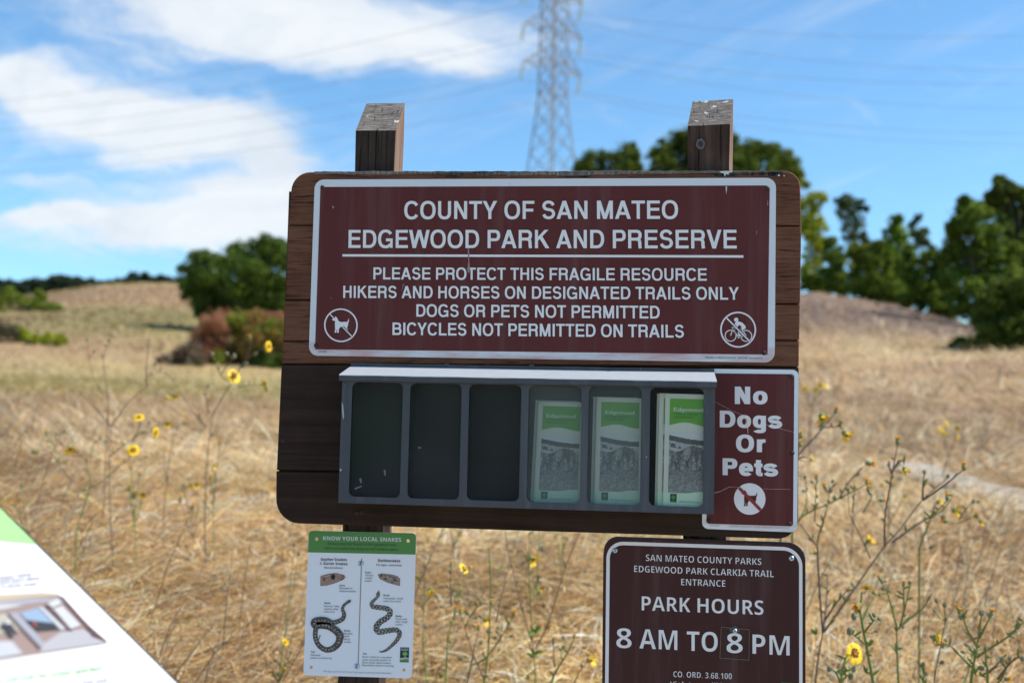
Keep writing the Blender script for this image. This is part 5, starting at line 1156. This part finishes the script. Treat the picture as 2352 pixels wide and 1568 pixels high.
def plant(label, dist, stems, flowers, leaves=(), green=1, thick=1.0, group='tarweed plants with yellow flowers'):
    """stems: polylines in photo px (first point lowest); flowers: (px, py, radius px, kind[, dir in px])"""
    rng = random.Random(hash_(label)); b = PD(*stems[0][0], dist); gz_ = H(b[0], b[1])
    root = thing('tarweed_plant', label, 'wildflower', (b[0], b[1], gz_), group); sc = dist / FPX
    mb = MB(); ends = []
    for si, s in enumerate(stems):
        dep = 0 if si == 0 else rng.uniform(-.10, .10)
        pts = catmull([(x, y, 0) for x, y in s], 4)[:, :2] if len(s) > 2 else np.array(s, float)
        W = [Vector(PD(x, y, dist + dep * (i / max(1, len(pts) - 1)))) for i, (x, y) in enumerate(pts)]
        if si == 0 and W[0].z > gz_: W = [Vector((W[0].x + (W[0].x - W[1].x) * .4, W[0].y, gz_ - .03))] + W
        r0 = (.0045 if si == 0 else .0032) * thick; rr = [r0 * (1 - .6 * i / (len(W) - 1)) for i in range(len(W))]
        c = [(.19, .23, .075), (.20, .135, .10), (.14, .105, .085), (.18, .23, .07)][(green + (si % 2)) % 4]
        mb.tube(W, rr, 5, 0, c)
        for i in range(1, len(W) - 1):     # short narrow leaves along the stem
            if rng.random() < .3:
                d = Vector((rng.uniform(-1, 1), rng.uniform(-1, 1), rng.uniform(.3, 1.2))).normalized() * rng.uniform(.014, .036); n = d.cross(Vector((.2, 1, .1))).normalized() * .0028
                mb.add([W[i] - n, W[i] + n, W[i] + d * .6 + n * 1.2, W[i] + d, W[i] + d * .6 - n * 1.2], [(0, 1, 2, 3, 4)], 0, (.19, .25, .06) if rng.random() < .7 else (.26, .22, .11))
        ends.append((np.array(pts), W))
    for (lx, ly, sz) in leaves:
        p = Vector(PD(lx, ly, dist))
        for k in range(6):
            d = Vector((rng.uniform(-1, 1), rng.uniform(-1, 1), rng.uniform(-.2, 1.2))).normalized() * sz * sc * rng.uniform(.7, 1.2); n = d.cross(Vector((.2, 1, .1))).normalized() * sz * sc * .13
            mb.add([p - n, p + n, p + d * .6 + n, p + d, p + d * .6 - n], [(0, 1, 2, 3, 4)], 0, (.16, .24, .055))
    # each flower sits on a short stalk that leaves the nearest stem
    heads = []
    for q in flowers:
        x, y, r, kind = q[:4]; best = None
        for pts, W in ends:
            dd = np.hypot(pts[:, 0] - x, pts[:, 1] - y) + np.where(pts[:, 1] < y - 3, 30, 0); i = int(dd.argmin())
            if best is None or dd[i] < best[0]: best = (dd[i], W[min(i + (len(W) - len(pts)), len(W) - 1)])
        root_pt = best[1]; off = best[0]
        yd = root_pt.y + DB + rng.uniform(-.02, .02)
        p = Vector(PD(x, y, yd))
        if q[4:]: dv_ = (RT * q[4] - UP * q[5]); d = Vector(dv_).normalized() * 1.0 + TOCAM * (max(q[6], .55 if kind == 'nodding' else -9) if len(q) > 6 else .2)
        elif kind == 'open': d = TOCAM + Vector((rng.uniform(-.5, .5), 0, rng.uniform(0, .7)))
        elif kind == 'nodding': d = Vector((rng.uniform(-.6, .9), -.35, rng.uniform(-.9, -.1)))
        else: d = (p - root_pt) if off > 6 else Vector((rng.uniform(-.3, .3), 0, 1))
        d.normalize()
        if off > 3:
            e = p - d * r * sc * .5; m = root_pt * .45 + e * .55 + Vector((0, 0, .012 if kind == 'nodding' else -.006)); mb.tube([root_pt, m, e], [.0016 * thick, .0014 * thick, .0011 * thick], 4, 0, (.19, .24, .09))
        heads.append((p, d, r * sc, kind))
    mb.build('stem', M_stem, root)
    for p, d, r, kind in heads:
        o = bpy.data.objects.new(FM[kind].name, FM[kind]); link(o, root); o.location = p - root.location
        o.rotation_mode = 'QUATERNION'; o.rotation_quaternion = d.to_track_quat('Z', 'Y'); o.rotation_mode = 'XYZ'
        k = r * {'open': 1.25, 'nodding': 1.65, 'orange': 1.8, 'bud': 1.75}[kind]; o.scale = (k, k, k)
    return root
a2 = lambda x, y: (x * .29296, 861.3 + y * .29296)     # three read-outs of the photograph's plant regions
a1_ = lambda x, y: (x * .29296, 516.8 + y * .29296)
c6 = lambda x, y: (890 + x * .24942, 1177.1 + y * .24942)
r5 = lambda x, y: (1780 + x * .24941, 1177.1 + y * .24941)
r4 = lambda x, y: (1780 + x * .24316, 861.3 + y * .24316)
def fl(f, rows): return [(*f(x, y), *rest) for (x, y, *rest) in rows]
def pth(f, *pts): return [f(*p) for p in pts]
plant('tall branching plant with the largest open flower halfway up, left of the board', 5.3,
      [pth(a2, (885, 1420), (875, 1280), (855, 800), (865, 400)), pth(a2, (865, 400), (760, 270), (640, 150), (600, 80)), pth(a2, (875, 400), (940, 300), (1030, 190), (1190, 60)), pth(a2, (858, 785), (950, 700), (1040, 630)), pth(a2, (1040, 500), (1100, 460), (1190, 440)), pth(a2, (1035, 520), (1085, 420), (1090, 345)), pth(a2, (850, 400), (848, 250), (845, 160)), [a2(1150, 100), a1_(1150, 1080), a1_(1180, 850)], pth(a2, (855, 640), (960, 560), (1040, 500))],
      fl(a2, [(1090, 332, 12, 'open', .2, -.8, .9), (1045, 590, 15, 'open', .1, -.2, 1.5), (1220, 450, 12, 'open', .9, .1, .35), (1308, 373, 8, 'nodding'), (1170, 372, 4, 'bud'), (835, 520, 5, 'bud'), (1140, 640, 3, 'orange'), (1185, -10, 3.5, 'bud')]), green=1)
plant('bent plant with a drooping yellow flower near the left edge', 5.1,
      [pth(a2, (592, 1480), (600, 1330), (612, 1170), (700, 900), (690, 740), (655, 640)), pth(a2, (655, 640), (600, 610), (550, 595)), pth(a2, (705, 650), (735, 545), (790, 490)), pth(a2, (570, 830), (500, 750), (450, 680), (395, 600)), pth(a2, (450, 610), (400, 520), (370, 470)), pth(a2, (500, 560), (440, 500), (435, 465)), pth(a2, (700, 880), (760, 860), (860, 790))],
      fl(a2, [(545, 568, 11, 'nodding', .5, .9, .2), (365, 455, 4.5, 'orange'), (437, 462, 4, 'orange'), (505, 443, 4.5, 'bud'), (372, 520, 3.5, 'bud'), (790, 492, 4, 'bud'), (455, 665, 3.5, 'bud')]), [(*a2(275, 610), 14), (*a2(660, 905), 10)], green=0)
plant('plant with a tall upright yellow flower against the reddish bush', 5.5,
      [pth(a2, (1612, 1400), (1605, 1230), (1612, 950), (1622, 700), (1645, 450), (1660, 330)), [a2(1660, 330), a2(1740, 180), a2(1820, 60), a1_(1830, 1215)], pth(a2, (1615, 410), (1500, 270), (1350, 30)), [a2(1820, 60), a1_(1730, 1180), a1_(1690, 1060)], [a1_(1730, 1170), a1_(1790, 1090), a1_(1830, 1040)], [a1_(1840, 1190), a1_(1930, 1050), a1_(2090, 950)], [a2(1860, 90), a2(1960, 80), a2(2080, 70)], [a1_(1930, 1050), a1_(1960, 960), a1_(1960, 890)], pth(a2, (1480, 390), (1440, 380), (1520, 370)), pth(a2, (1640, 300), (1620, 220), (1610, 110)), [a2(1350, 30), a1_(1290, 1160), a1_(1230, 1150)]],
      [(*a1_(1832, 1185), 17, 'open', .6, -.25, .8), (*a1_(2106, 950), 12, 'open', .9, .0, .4), (*a2(1365, 158), 8, 'nodding'), (*a2(1328, 162), 6, 'nodding'), (*a2(2087, 60), 8, 'nodding'), (*a2(2088, 100), 6, 'orange'), (*a1_(1962, 880), 4, 'orange'), (*a1_(1665, 1010), 5, 'bud'), (*a1_(1780, 1008), 5, 'bud'), (*a1_(1837, 1030), 6, 'bud'), (*a1_(2005, 1008), 5, 'bud'), (*a1_(1930, 1085), 5, 'bud'), (*a1_(1900, 1110), 4.5, 'bud'), (*a1_(1215, 1090), 4.5, 'bud'), (*a1_(1630, 1260), 5, 'bud'), (*a2(1665, 465), 5, 'bud'), (*a2(1560, 325), 4, 'orange'), (*a2(1440, 380), 4, 'orange')], green=1)
plant('thin bare stalk between the two tall plants left of the board', 6.2, [pth(a2, (1275, 1330), (1285, 1050), (1310, 850), (1335, 600), (1390, 420)), pth(a2, (1310, 850), (1290, 700), (1285, 560))], fl(a2, [(1395, 410, 3.5, 'bud')]), green=1, thick=.9)
plant('slender dry stalk with two small heads above the grass at far left', 6.0, [[a2(850, 180), a1_(810, 1060), a1_(850, 920)], [a2(800, 150), a1_(720, 1160), a1_(685, 910)]], [(*a1_(855, 905), 5, 'bud'), (*a1_(808, 1025), 4, 'bud'), (*a1_(683, 900), 4, 'bud'), (*a1_(735, 990), 4, 'bud')], green=1, thick=.7)
plant('leafy plant low down beside the left edge of the snake sign', 4.1, [[(640, 1640), (641, 1575), (648, 1500), (652, 1478)], [(640, 1575), (628, 1540), (615, 1525)], [(642, 1560), (655, 1530), (668, 1500)]], [(653, 1476, 7, 'nodding', .6, -.5, .4), (650, 1531, 6, 'nodding'), (614, 1524, 5, 'bud'), (668, 1497, 4, 'bud'), (661, 1512, 4, 'bud'), (676, 1250, 4, 'bud'), (686, 1272, 5, 'bud')], [(640, 1552, 14), (632, 1520, 12)], green=0)
plant('three-branched tall green plant between the snake sign and the hours sign', 4.3,
      [pth(c6, (1360, 1700), (1362, 1500), (1340, 1200)), pth(c6, (1335, 1200), (1265, 980), (1190, 700), (1110, 340), (1085, 150)), pth(c6, (1335, 1170), (1318, 850), (1302, 500), (1305, 100)), pth(c6, (1370, 1240), (1470, 1040), (1540, 830), (1640, 500), (1775, 180)), pth(c6, (1380, 800), (1378, 600), (1395, 300), (1398, 150)), pth(c6, (1240, 470), (1290, 440), (1320, 430)), pth(c6, (1320, 760), (1370, 720), (1420, 690))],
      fl(c6, [(1325, 420, 12, 'nodding', .8, .5, .3), (1428, 695, 6, 'nodding'), (1400, 730, 4.5, 'orange'), (1290, 770, 4, 'orange'), (1245, 465, 4, 'bud'), (1205, 355, 4, 'bud'), (1240, 352, 4, 'bud'), (1140, 350, 4.5, 'bud')]), [(*c6(1360, 1100), 22), (*c6(1355, 1300), 24), (*c6(1330, 1330), 18), (*c6(1300, 1530), 14)], green=0)
plant('bushy many-budded plant right beside the snake sign', 3.9,
      [pth(c6, (885, 1700), (890, 1560), (925, 1300), (945, 900), (950, 600), (935, 330)), pth(c6, (715, 1640), (790, 1290), (838, 1080)), pth(c6, (535, 1568), (555, 1200), (600, 980), (622, 900)), pth(c6, (890, 1530), (800, 1330), (740, 1150), (690, 980), (672, 930)), pth(c6, (780, 1400), (900, 1340), (1030, 1170), (1120, 1020), (1150, 960)), pth(c6, (590, 850), (580, 650), (588, 500)), pth(c6, (625, 830), (660, 700), (750, 530)), pth(c6, (1000, 1010), (1050, 760), (1090, 600), (980, 510)), pth(c6, (760, 960), (850, 850), (965, 830)), pth(c6, (640, 620), (690, 560), (700, 520))],
      fl(c6, [(700, 512, 12.5, 'open', .7, -.5, .4), (897, 985, 9, 'nodding', .8, .3, .3), (860, 955, 5, 'bud'), (1160, 925, 6, 'orange'), (960, 832, 5, 'orange'), (625, 890, 5, 'orange'), (672, 915, 5.5, 'orange'), (733, 925, 5, 'orange'), (587, 480, 5, 'orange'), (762, 505, 4.5, 'orange'), (556, 680, 5, 'bud'), (860, 830, 5, 'bud'), (838, 1060, 5, 'orange'), (800, 1045, 4.5, 'bud'), (1120, 1018, 5, 'bud'), (1140, 1137, 5, 'bud'), (1010, 1096, 4, 'bud'), (1020, 1060, 4.5, 'bud'), (505, 862, 5, 'bud'), (575, 542, 4, 'bud'), (815, 965, 4, 'bud'), (925, 1090, 5, 'bud'), (670, 1345, 6, 'bud'), (860, 1200, 4, 'bud'), (995, 1150, 5, 'bud')]), [(*c6(580, 1205), 10), (*c6(490, 1510), 14)], green=0)
plant('slim stems rising beside the right edge of the snake sign', 4.4, [pth(c6, (370, 1640), (345, 1400), (325, 1150), (335, 900), (345, 600)), pth(c6, (200, 900), (300, 640), (400, 400), (520, 130)), pth(c6, (335, 850), (380, 790), (410, 740))],
      fl(c6, [(393, 710, 9, 'nodding', .3, .8, .3), (345, 575, 5, 'bud'), (272, 590, 4, 'orange'), (345, 612, 4, 'orange'), (335, 1035, 4.5, 'bud'), (358, 1045, 4.5, 'bud'), (340, 680, 3.5, 'bud'), (318, 790, 4, 'bud')]), green=0)
plant('low plant with one side-on flower against the left edge of the hours sign', 4.0, [pth(c6, (1500, 1700), (1530, 1500), (1640, 1320), (1700, 1200), (1715, 1150)), pth(c6, (1540, 1420), (1530, 1280), (1528, 1180)), pth(c6, (1600, 1330), (1606, 1230), (1620, 1165)), pth(c6, (1690, 1640), (1760, 1480), (1835, 1375))],
      fl(c6, [(1862, 1362, 9.5, 'nodding', .9, -.2, .2), (1528, 1170, 4.5, 'bud'), (1622, 1155, 5, 'bud'), (1716, 1145, 4.5, 'orange'), (1525, 1200, 4, 'bud'), (1788, 1405, 4, 'bud')]), green=0)
plant('large dark-stemmed plant fanning out right of the hours sign', 4.0,
      [pth(r5, (355, 1760), (372, 1568), (400, 1330), (440, 1100)), pth(r5, (440, 1110), (410, 700), (392, 300), (430, 120), (475, -30)), [r5(450, 1100), r5(640, 830), r5(830, 560), r5(1010, 310), r5(1170, 130), r4(1390, 1180), r4(1640, 960)], [r4(1400, 1180), r4(1600, 1040), r4(1780, 890)], [r5(445, 1080), r5(470, 880), r5(480, 700), r5(482, 540)], [r5(1012, 310), r5(1010, 120), r4(1050, 1250), r4(1105, 950), r4(1160, 650)], [r5(1080, 270), r5(1250, 150), r5(1420, 40), r4(1480, 1340), r4(1625, 1180)], [r5(465, 980), r5(560, 840), r5(690, 680)], [r5(395, 320), r5(320, 220), r5(230, 100)], [r4(1105, 930), r4(1085, 880), r4(1075, 855)], [r4(1120, 900), r4(1170, 810), r4(1215, 815), r4(1215, 845)], [r4(1395, 1170), r4(1400, 1020), r4(1412, 930)]],
      [(*r4(1160, 632, ), 7, 'orange'), (*r4(1225, 885), 9.5, 'nodding', .3, .9, .2), (*r4(1075, 850), 4.5, 'bud'), (*r4(1170, 820), 5, 'bud'), (*r4(1785, 872), 7, 'orange'), (*r4(1635, 955), 5, 'bud'), (*r4(1412, 918), 5, 'bud'), (*r4(1628, 1160), 6.5, 'orange'), (*r5(640, 790), 5, 'bud'), (*r4(1110, 960), 4, 'bud')], [(*r5(380, 1120), 16), (*r5(370, 380), 12), (*r4(1110, 975), 9)], green=1, thick=1.25)
plant('nearest plant at the lower right with a big ragged yellow flower', 3.35,
      [pth(r5, (925, 1800), (905, 1568), (850, 1270), (800, 1000), (785, 900), (800, 730)), pth(r5, (815, 1110), (870, 1040), (915, 985)), pth(r5, (820, 1200), (750, 1140), (700, 1110)), pth(r5, (608, 1700), (612, 1520), (640, 1370), (672, 1290)), pth(r5, (610, 1500), (650, 1460), (710, 1440)), pth(r5, (608, 1568), (560, 1470), (510, 1440)), pth(r5, (610, 1560), (650, 1510), (690, 1500)), pth(r5, (785, 900), (760, 910), (735, 930))],
      fl(r5, [(842, 690, 12.5, 'open', .1, -.9, -.6), (760, 850, 10, 'orange', -.2, .1, 1.6), (728, 950, 8, 'bud', 0, .9, .2), (915, 940, 6.5, 'bud'), (960, 975, 6, 'bud'), (730, 1292, 21, 'open', .25, -.1, 1.5), (500, 1440, 6.5, 'bud'), (727, 1440, 6.5, 'bud'), (698, 1510, 7, 'bud'), (688, 1092, 8, 'bud'), (930, 1090, 4, 'bud')]), [(*r5(870, 1225), 20), (*r5(850, 1300), 16), (*r5(690, 1110), 14), (*r5(840, 1470), 18)], green=3, thick=1.25)
plant('green branching plant with small orange heads right of the big ragged flower', 3.7,
      [pth(r5, (1150, 1760), (1138, 1560), (1125, 1300), (1120, 1090)), pth(r5, (1145, 1070), (1185, 920), (1215, 800), (1240, 670)), pth(r5, (1190, 900), (1186, 760), (1185, 680)), pth(r5, (1160, 1040), (1270, 950), (1370, 870), (1445, 735)), pth(r5, (1125, 1060), (1080, 900), (1040, 750), (980, 640)), pth(r5, (800, 1020), (860, 870), (920, 770), (975, 735)), pth(r5, (1130, 1300), (1090, 1240), (1060, 1220))],
      fl(r5, [(968, 607, 5.5, 'orange'), (985, 635, 4.5, 'bud'), (1015, 630, 4.5, 'orange'), (995, 700, 4.5, 'bud'), (1052, 720, 4, 'bud'), (960, 752, 4.5, 'bud'), (1006, 738, 4, 'orange'), (1185, 660, 5, 'orange'), (1241, 645, 5.5, 'bud'), (1180, 1050, 4, 'bud')]), [(*r5(1120, 1090), 14), (*r5(1130, 1260), 14)], green=3, thick=1.1)
plant('sturdy green plant with forked tops near the lower right corner', 3.6,
      [pth(r5, (1790, 1800), (1805, 1568), (1830, 1400), (1850, 1280), (1880, 1120)), pth(r5, (1880, 1130), (1893, 1000), (1903, 920)), pth(r5, (1885, 1150), (1940, 1040), (1985, 950)), pth(r5, (1855, 1220), (1790, 1110), (1745, 1000), (1715, 930)), pth(r5, (1855, 1330), (2010, 1230), (2160, 1130), (2295, 1000)), pth(r5, (1810, 1420), (1720, 1330), (1650, 1250), (1590, 1215)), pth(r5, (1590, 1215), (1520, 1210), (1480, 1220)), pth(r5, (2180, 1110), (2220, 1070), (2240, 1050)), pth(r5, (1700, 1640), (1770, 1500), (1820, 1300))],
      fl(r5, [(1472, 1150, 13, 'nodding', .9, -.1, .4), (1505, 1193, 6, 'bud'), (1572, 1172, 5.5, 'bud'), (1542, 1222, 5.5, 'orange'), (1903, 928, 6.5, 'bud'), (1992, 930, 6.5, 'orange'), (1886, 1062, 6, 'orange'), (1725, 880, 5.5, 'bud'), (1683, 880, 5, 'orange'), (1700, 915, 5, 'orange'), (1747, 950, 5.5, 'orange'), (1710, 965, 5, 'bud'), (2240, 1042, 6.5, 'bud'), (2260, 978, 6, 'bud'), (1440, 1140, 4, 'bud')]), [(*r5(1840, 1480), 18), (*r5(1850, 1300), 14), (*r5(2160, 1140), 12)], green=3, thick=1.3)
plant('plant cut off by the lower right corner with round grey buds', 3.5,
      [pth(r5, (1955, 1760), (1960, 1470), (1945, 1380), (1940, 1260)), pth(r5, (1965, 1470), (2050, 1390), (2090, 1350)), pth(r5, (2030, 1600), (2110, 1480), (2160, 1360)), pth(r5, (2050, 1530), (2150, 1400), (2240, 1330), (2290, 1340)), pth(r5, (1360, 1760), (1370, 1560), (1365, 1410)), pth(r5, (1500, 1700), (1470, 1550), (1500, 1350), (1570, 1000))],
      fl(r5, [(2135, 1530, 6, 'orange'), (2093, 1350, 6, 'bud'), (2163, 1345, 5, 'bud'), (2278, 1345, 6, 'bud'), (1942, 1258, 6, 'bud'), (1903, 1430, 7, 'bud'), (1365, 1395, 5.5, 'bud'), (1535, 1378, 5.5, 'bud'), (1390, 1480, 5, 'bud'), (1575, 975, 4, 'bud'), (1487, 810, 5.5, 'bud'), (1562, 850, 6.5, 'bud'), (1470, 905, 4, 'bud'), (1768, 1215, 5, 'bud'), (1732, 1280, 5, 'bud')]), [(*r5(1950, 1340), 12), (*r5(1900, 1500), 16)], green=0, thick=1.1)
plant('plant hugging the right edge of the board with drooping yellow flowers', 4.3,
      [pth(r4, (60, 1000), (230, 745), (390, 570), (580, 345)), pth(r4, (450, 495), (520, 490), (600, 485), (635, 510)), pth(r4, (430, 510), (445, 460), (440, 420)), pth(r4, (190, 800), (260, 775), (315, 785)), pth(r4, (180, 800), (215, 700), (240, 660)), pth(r4, (205, 770), (225, 620), (240, 590))],
      fl(r4, [(442, 385, 13, 'nodding', .3, .9, .3), (660, 548, 13, 'nodding', .5, .8, .3), (575, 340, 6, 'orange'), (352, 800, 13, 'open', .9, -.1, .3), (245, 572, 6, 'orange'), (240, 655, 6, 'orange'), (455, 483, 4.5, 'bud')]), green=1)
plant('sprawling plant with many small orange buds low beside the pets sign', 4.2,
      [[r5(160, 180), r4(240, 1350), r4(370, 1270), r4(500, 1220), r4(610, 1160), r4(790, 1070), r4(865, 1030)], [r4(610, 1155), r4(700, 1010), r4(780, 920), r4(850, 850)], [r5(420, 180), r4(460, 1380), r4(500, 1200), r4(520, 1090)], [r4(730, 1300), r4(745, 1180), r4(755, 1080)], [r4(830, 1300), r4(900, 1180), r4(915, 1130), r4(890, 1100)], [r4(375, 1380), r4(385, 1200), r4(392, 980)], [r4(250, 1330), r4(300, 1200), r4(285, 980)], [r4(510, 1110), r4(480, 1080), r4(470, 1060)], [r4(520, 1090), r4(548, 1040), r4(545, 1010)], [r5(880, 420), r5(780, 200), r5(700, 40), r4(700, 1290), r4(690, 1080)]],
      fl(r4, [(885, 832, 8, 'orange', .9, .1, .3), (470, 1055, 5.5, 'orange'), (755, 1055, 5, 'orange'), (882, 1083, 6, 'orange'), (868, 1018, 6, 'orange'), (392, 970, 5, 'orange'), (350, 1010, 4.5, 'bud'), (285, 965, 4.5, 'bud'), (525, 1090, 6, 'bud'), (545, 1005, 4.5, 'bud'), (272, 1090, 4, 'bud'), (395, 1145, 4, 'bud'), (1005, 1182, 5.5, 'orange'), (562, 1160, 5, 'bud'), (785, 935, 4, 'bud'), (690, 1080, 4.5, 'bud')]) + [(*r5(862, 260), 9, 'nodding', .6, -.5, .3)], [(*r4(620, 1165), 9), (*r4(500, 1200), 8)], green=0, thick=.9)
plant('thin spreading plant with three yellow heads below the pale trail', 4.6,
      [[r5(1330, 330), r5(1430, 60), r4(1465, 1340), r4(1560, 1290), r4(1640, 1210), r4(1685, 1120)], [r4(1740, 1360), r4(1800, 1270), r4(1870, 1195)], [r4(1720, 1400), r4(1830, 1360), r4(1900, 1335), r4(1935, 1370)], [r4(1500, 1320), r4(1500, 1240), r4(1535, 1210)], [r5(1200, 170), r5(1420, 40), r5(1560, 20)]],
      fl(r4, [(1542, 1197, 8, 'nodding', .8, -.3, .3), (1693, 1275, 11, 'nodding', .9, .2, .3), (1940, 1380, 7, 'nodding'), (1902, 1330, 5, 'orange'), (1625, 1110, 4.5, 'bud'), (1918, 1193, 4.5, 'bud'), (1875, 1192, 4.5, 'bud'), (1585, 1340, 5, 'bud'), (1608, 1385, 5, 'orange')]) + [(*r5(1545, 40), 4.5, 'bud'), (*r5(1568, 72), 5, 'orange'), (*r5(1435, 320), 5, 'bud')], green=0, thick=.9)
plant('far plant with blurred yellow flowers in the grass above the trail', 9.5, [pth(r4, (1590, 910), (1640, 780), (1690, 640), (1720, 510)), pth(r4, (1640, 780), (1600, 640), (1570, 530)), pth(r4, (1610, 690), (1615, 560), (1620, 470))], fl(r4, [(1722, 500, 6, 'open'), (1622, 463, 6, 'open'), (1562, 512, 6, 'open'), (1595, 550, 6, 'open'), (1718, 580, 5, 'open')]), green=1, thick=1.4)
plant('far plant with four blurred yellow flowers beside the top of the pets sign', 10.0, [pth(r4, (330, 420), (350, 300), (385, 150)), pth(r4, (345, 300), (310, 220), (290, 150)), pth(r4, (360, 250), (420, 170), (435, 110)), pth(r4, (420, 170), (470, 140), (482, 115))], fl(r4, [(290, 130, 6.5, 'open'), (385, 138, 6.5, 'open'), (430, 92, 6, 'open'), (482, 106, 6, 'open')]), green=1, thick=1.4)

# thin plants further out in the grass, too alike to tell apart
rr_ = random.Random(21)
for k in range(16):
    dd = rr_.uniform(5.2, 9.0); x0 = rr_.choice([rr_.uniform(20, 620), rr_.uniform(20, 620), rr_.uniform(1880, 2340), rr_.uniform(960, 1370)]); y0 = {True: 1250, False: 1330}[dd > 7] + rr_.uniform(-60, 60); hh_ = rr_.uniform(170, 300) * 5.5 / dd
    st_ = [[(x0, y0 + 120), (x0 + rr_.uniform(-8, 8), y0), (x0 + rr_.uniform(-16, 16), y0 - hh_ * .5), (x0 + rr_.uniform(-25, 25), y0 - hh_)]]; fl_ = []
    for j in range(rr_.randint(2, 4)):
        a, b = st_[0][2]; q = (a + rr_.uniform(-60, 60) * 5.5 / dd, b - rr_.uniform(30, 130) * 5.5 / dd); st_.append([(a, b + j * 6), ((a + q[0]) / 2 + rr_.uniform(-6, 6), (b + q[1]) / 2), q]); fl_.append((q[0], q[1], rr_.uniform(4.5, 8) * 5.5 / dd, rr_.choice(['nodding', 'nodding', 'orange', 'bud'])))
    fl_.append((*st_[0][3], 5 * 5.5 / dd, rr_.choice(['open', 'orange', 'bud'])))
    plant('thin weedy plant with small yellow heads out in the dry grass', dd, st_, fl_, green=rr_.randint(0, 3), thick=.8, group='thin weedy plants out in the grass')

# ------------------------------------------------------------------ transmission tower and wires
TD = 110.0; tb = PD(1260, 700, TD); tx, ty = tb[0], tb[1]; tz = H(tx, ty)
tower = thing('transmission_tower', 'grey steel lattice power tower on the hill behind the board', 'power tower', (tx, ty, tz))
TA = math.radians(46); A_ = Vector((math.cos(TA), math.sin(TA), 0)); B_ = Vector((-math.sin(TA), math.cos(TA), 0)); T0 = Vector((tx, ty, 0))
def half(z): return float(np.interp(z, [0, tz, 26, 33.5, 50], [3.8, 3.6, 1.74, 1.02, .92]))
def leg(z, i, j): h = half(z); return T0 + A_ * (h * i) + B_ * (h * j) + Vector((0, 0, z))
lv = [tz - .3]; z = tz + 3.4
while z < 26: lv.append(z); z += 3.1
lv += [26, 28.4, 30.6, 32.6, 34.4, 36.0, 37.6, 39.2, 40.8, 42.4, 44.0, 45.4, 47.0]
mb = MB(); CR = ((-1, -1), (1, -1), (1, 1), (-1, 1))
for c in CR: mb.tube([leg(z, *c) for z in lv], .085, 4)
mb.build('legs_frame', M_galv, tower)
mb = MB()
for a, b in zip(lv[:-1], lv[1:]):
    for k in range(4):
        p, q = CR[k], CR[(k + 1) % 4]; mb.tube([leg(a, *p), leg(b, *q)], .04, 4); mb.tube([leg(a, *q), leg(b, *p)], .04, 4)
    if b in (26, 34.4, 37.6, 40.8, 44.0, 47.0) or b < 26:
        for k in range(4): mb.tube([leg(b, *CR[k]), leg(b, *CR[(k + 1) % 4])], .05, 4)
mb.build('lattice_bracing', M_galv, tower)
tips = []
for zz in (36.9, 40.7, 44.4):
    for sgn in (-1, 1):
        tip = T0 + A_ * (3.75 * sgn) + Vector((0, 0, zz)); mb = MB()
        for j in (-1, 1):
            mb.tube([leg(zz, sgn, j), tip], .07, 4); mb.tube([leg(zz + 1.9, sgn, j), tip], .06, 4)
            for f in (.33, .66): mb.tube([leg(zz, sgn, j) * (1 - f) + tip * f, leg(zz + 1.9, sgn, j) * (1 - f) + tip * f], .04, 4)
        arm = mb.build('cross_arm', M_galv, tower); ins = MB(); bot = tip + Vector((-.35, 0, -1.9))
        ins.tube([tip, bot], .035, 5)
        for k in range(11): p = tip.lerp(bot, .1 + .075 * k); ins.tube([p, p + Vector((-.01, 0, -.05))], .15, 8)
        ins.build('insulator', M_insul, arm, True); tips.append((bot, zz, sgn))
WR = {(44.4, -1): ((2352, 83), 232), (44.4, 1): ((2352, 163), 262), (40.7, -1): ((2352, 194), 300), (40.7, 1): ((2352, 250), 330), (36.9, -1): ((2352, 308), 372), (36.9, 1): ((2352, 333), 398)}
names = {44.4: 'uppermost', 40.7: 'middle', 36.9: 'lowest'}
for bot, zz, sgn in tips:
    (rx, ry), ly = WR[(zz, sgn)]
    def end(px, py, ang):
        d = ray(px, py); dirx, diry = math.cos(ang), math.sin(ang)
        # where the line of sight crosses the vertical plane that holds this span
        t = (( bot.x - CAM[0]) * diry - (bot.y - CAM[1]) * dirx) / (d[0] * diry - d[1] * dirx); return Vector(CAM + d * t)
    eR = end(rx, ry, math.radians(-16)); eL = end(0, ly, math.radians(166)); pts = []
    for e, rev in ((eL, True), (eR, False)):
        span = [bot.lerp(e, t) + Vector((0, 0, -1.2 * (1 - (2 * min(t, 1) - 1) ** 2) if t <= 1 else (t - 1) * 2.5)) for t in np.linspace(0, 1.55, 40)]
        pts += span[::-1] if rev else span[1:]
    mb = MB(); mb.tube(pts, .018, 5); o = mb.build('power_line', M_wire)
    tag(o, f"{names[zz]} thin power line on the {'near left' if sgn < 0 else 'far right'} arms of the lattice tower", 'power line', 'power lines strung from the tower')
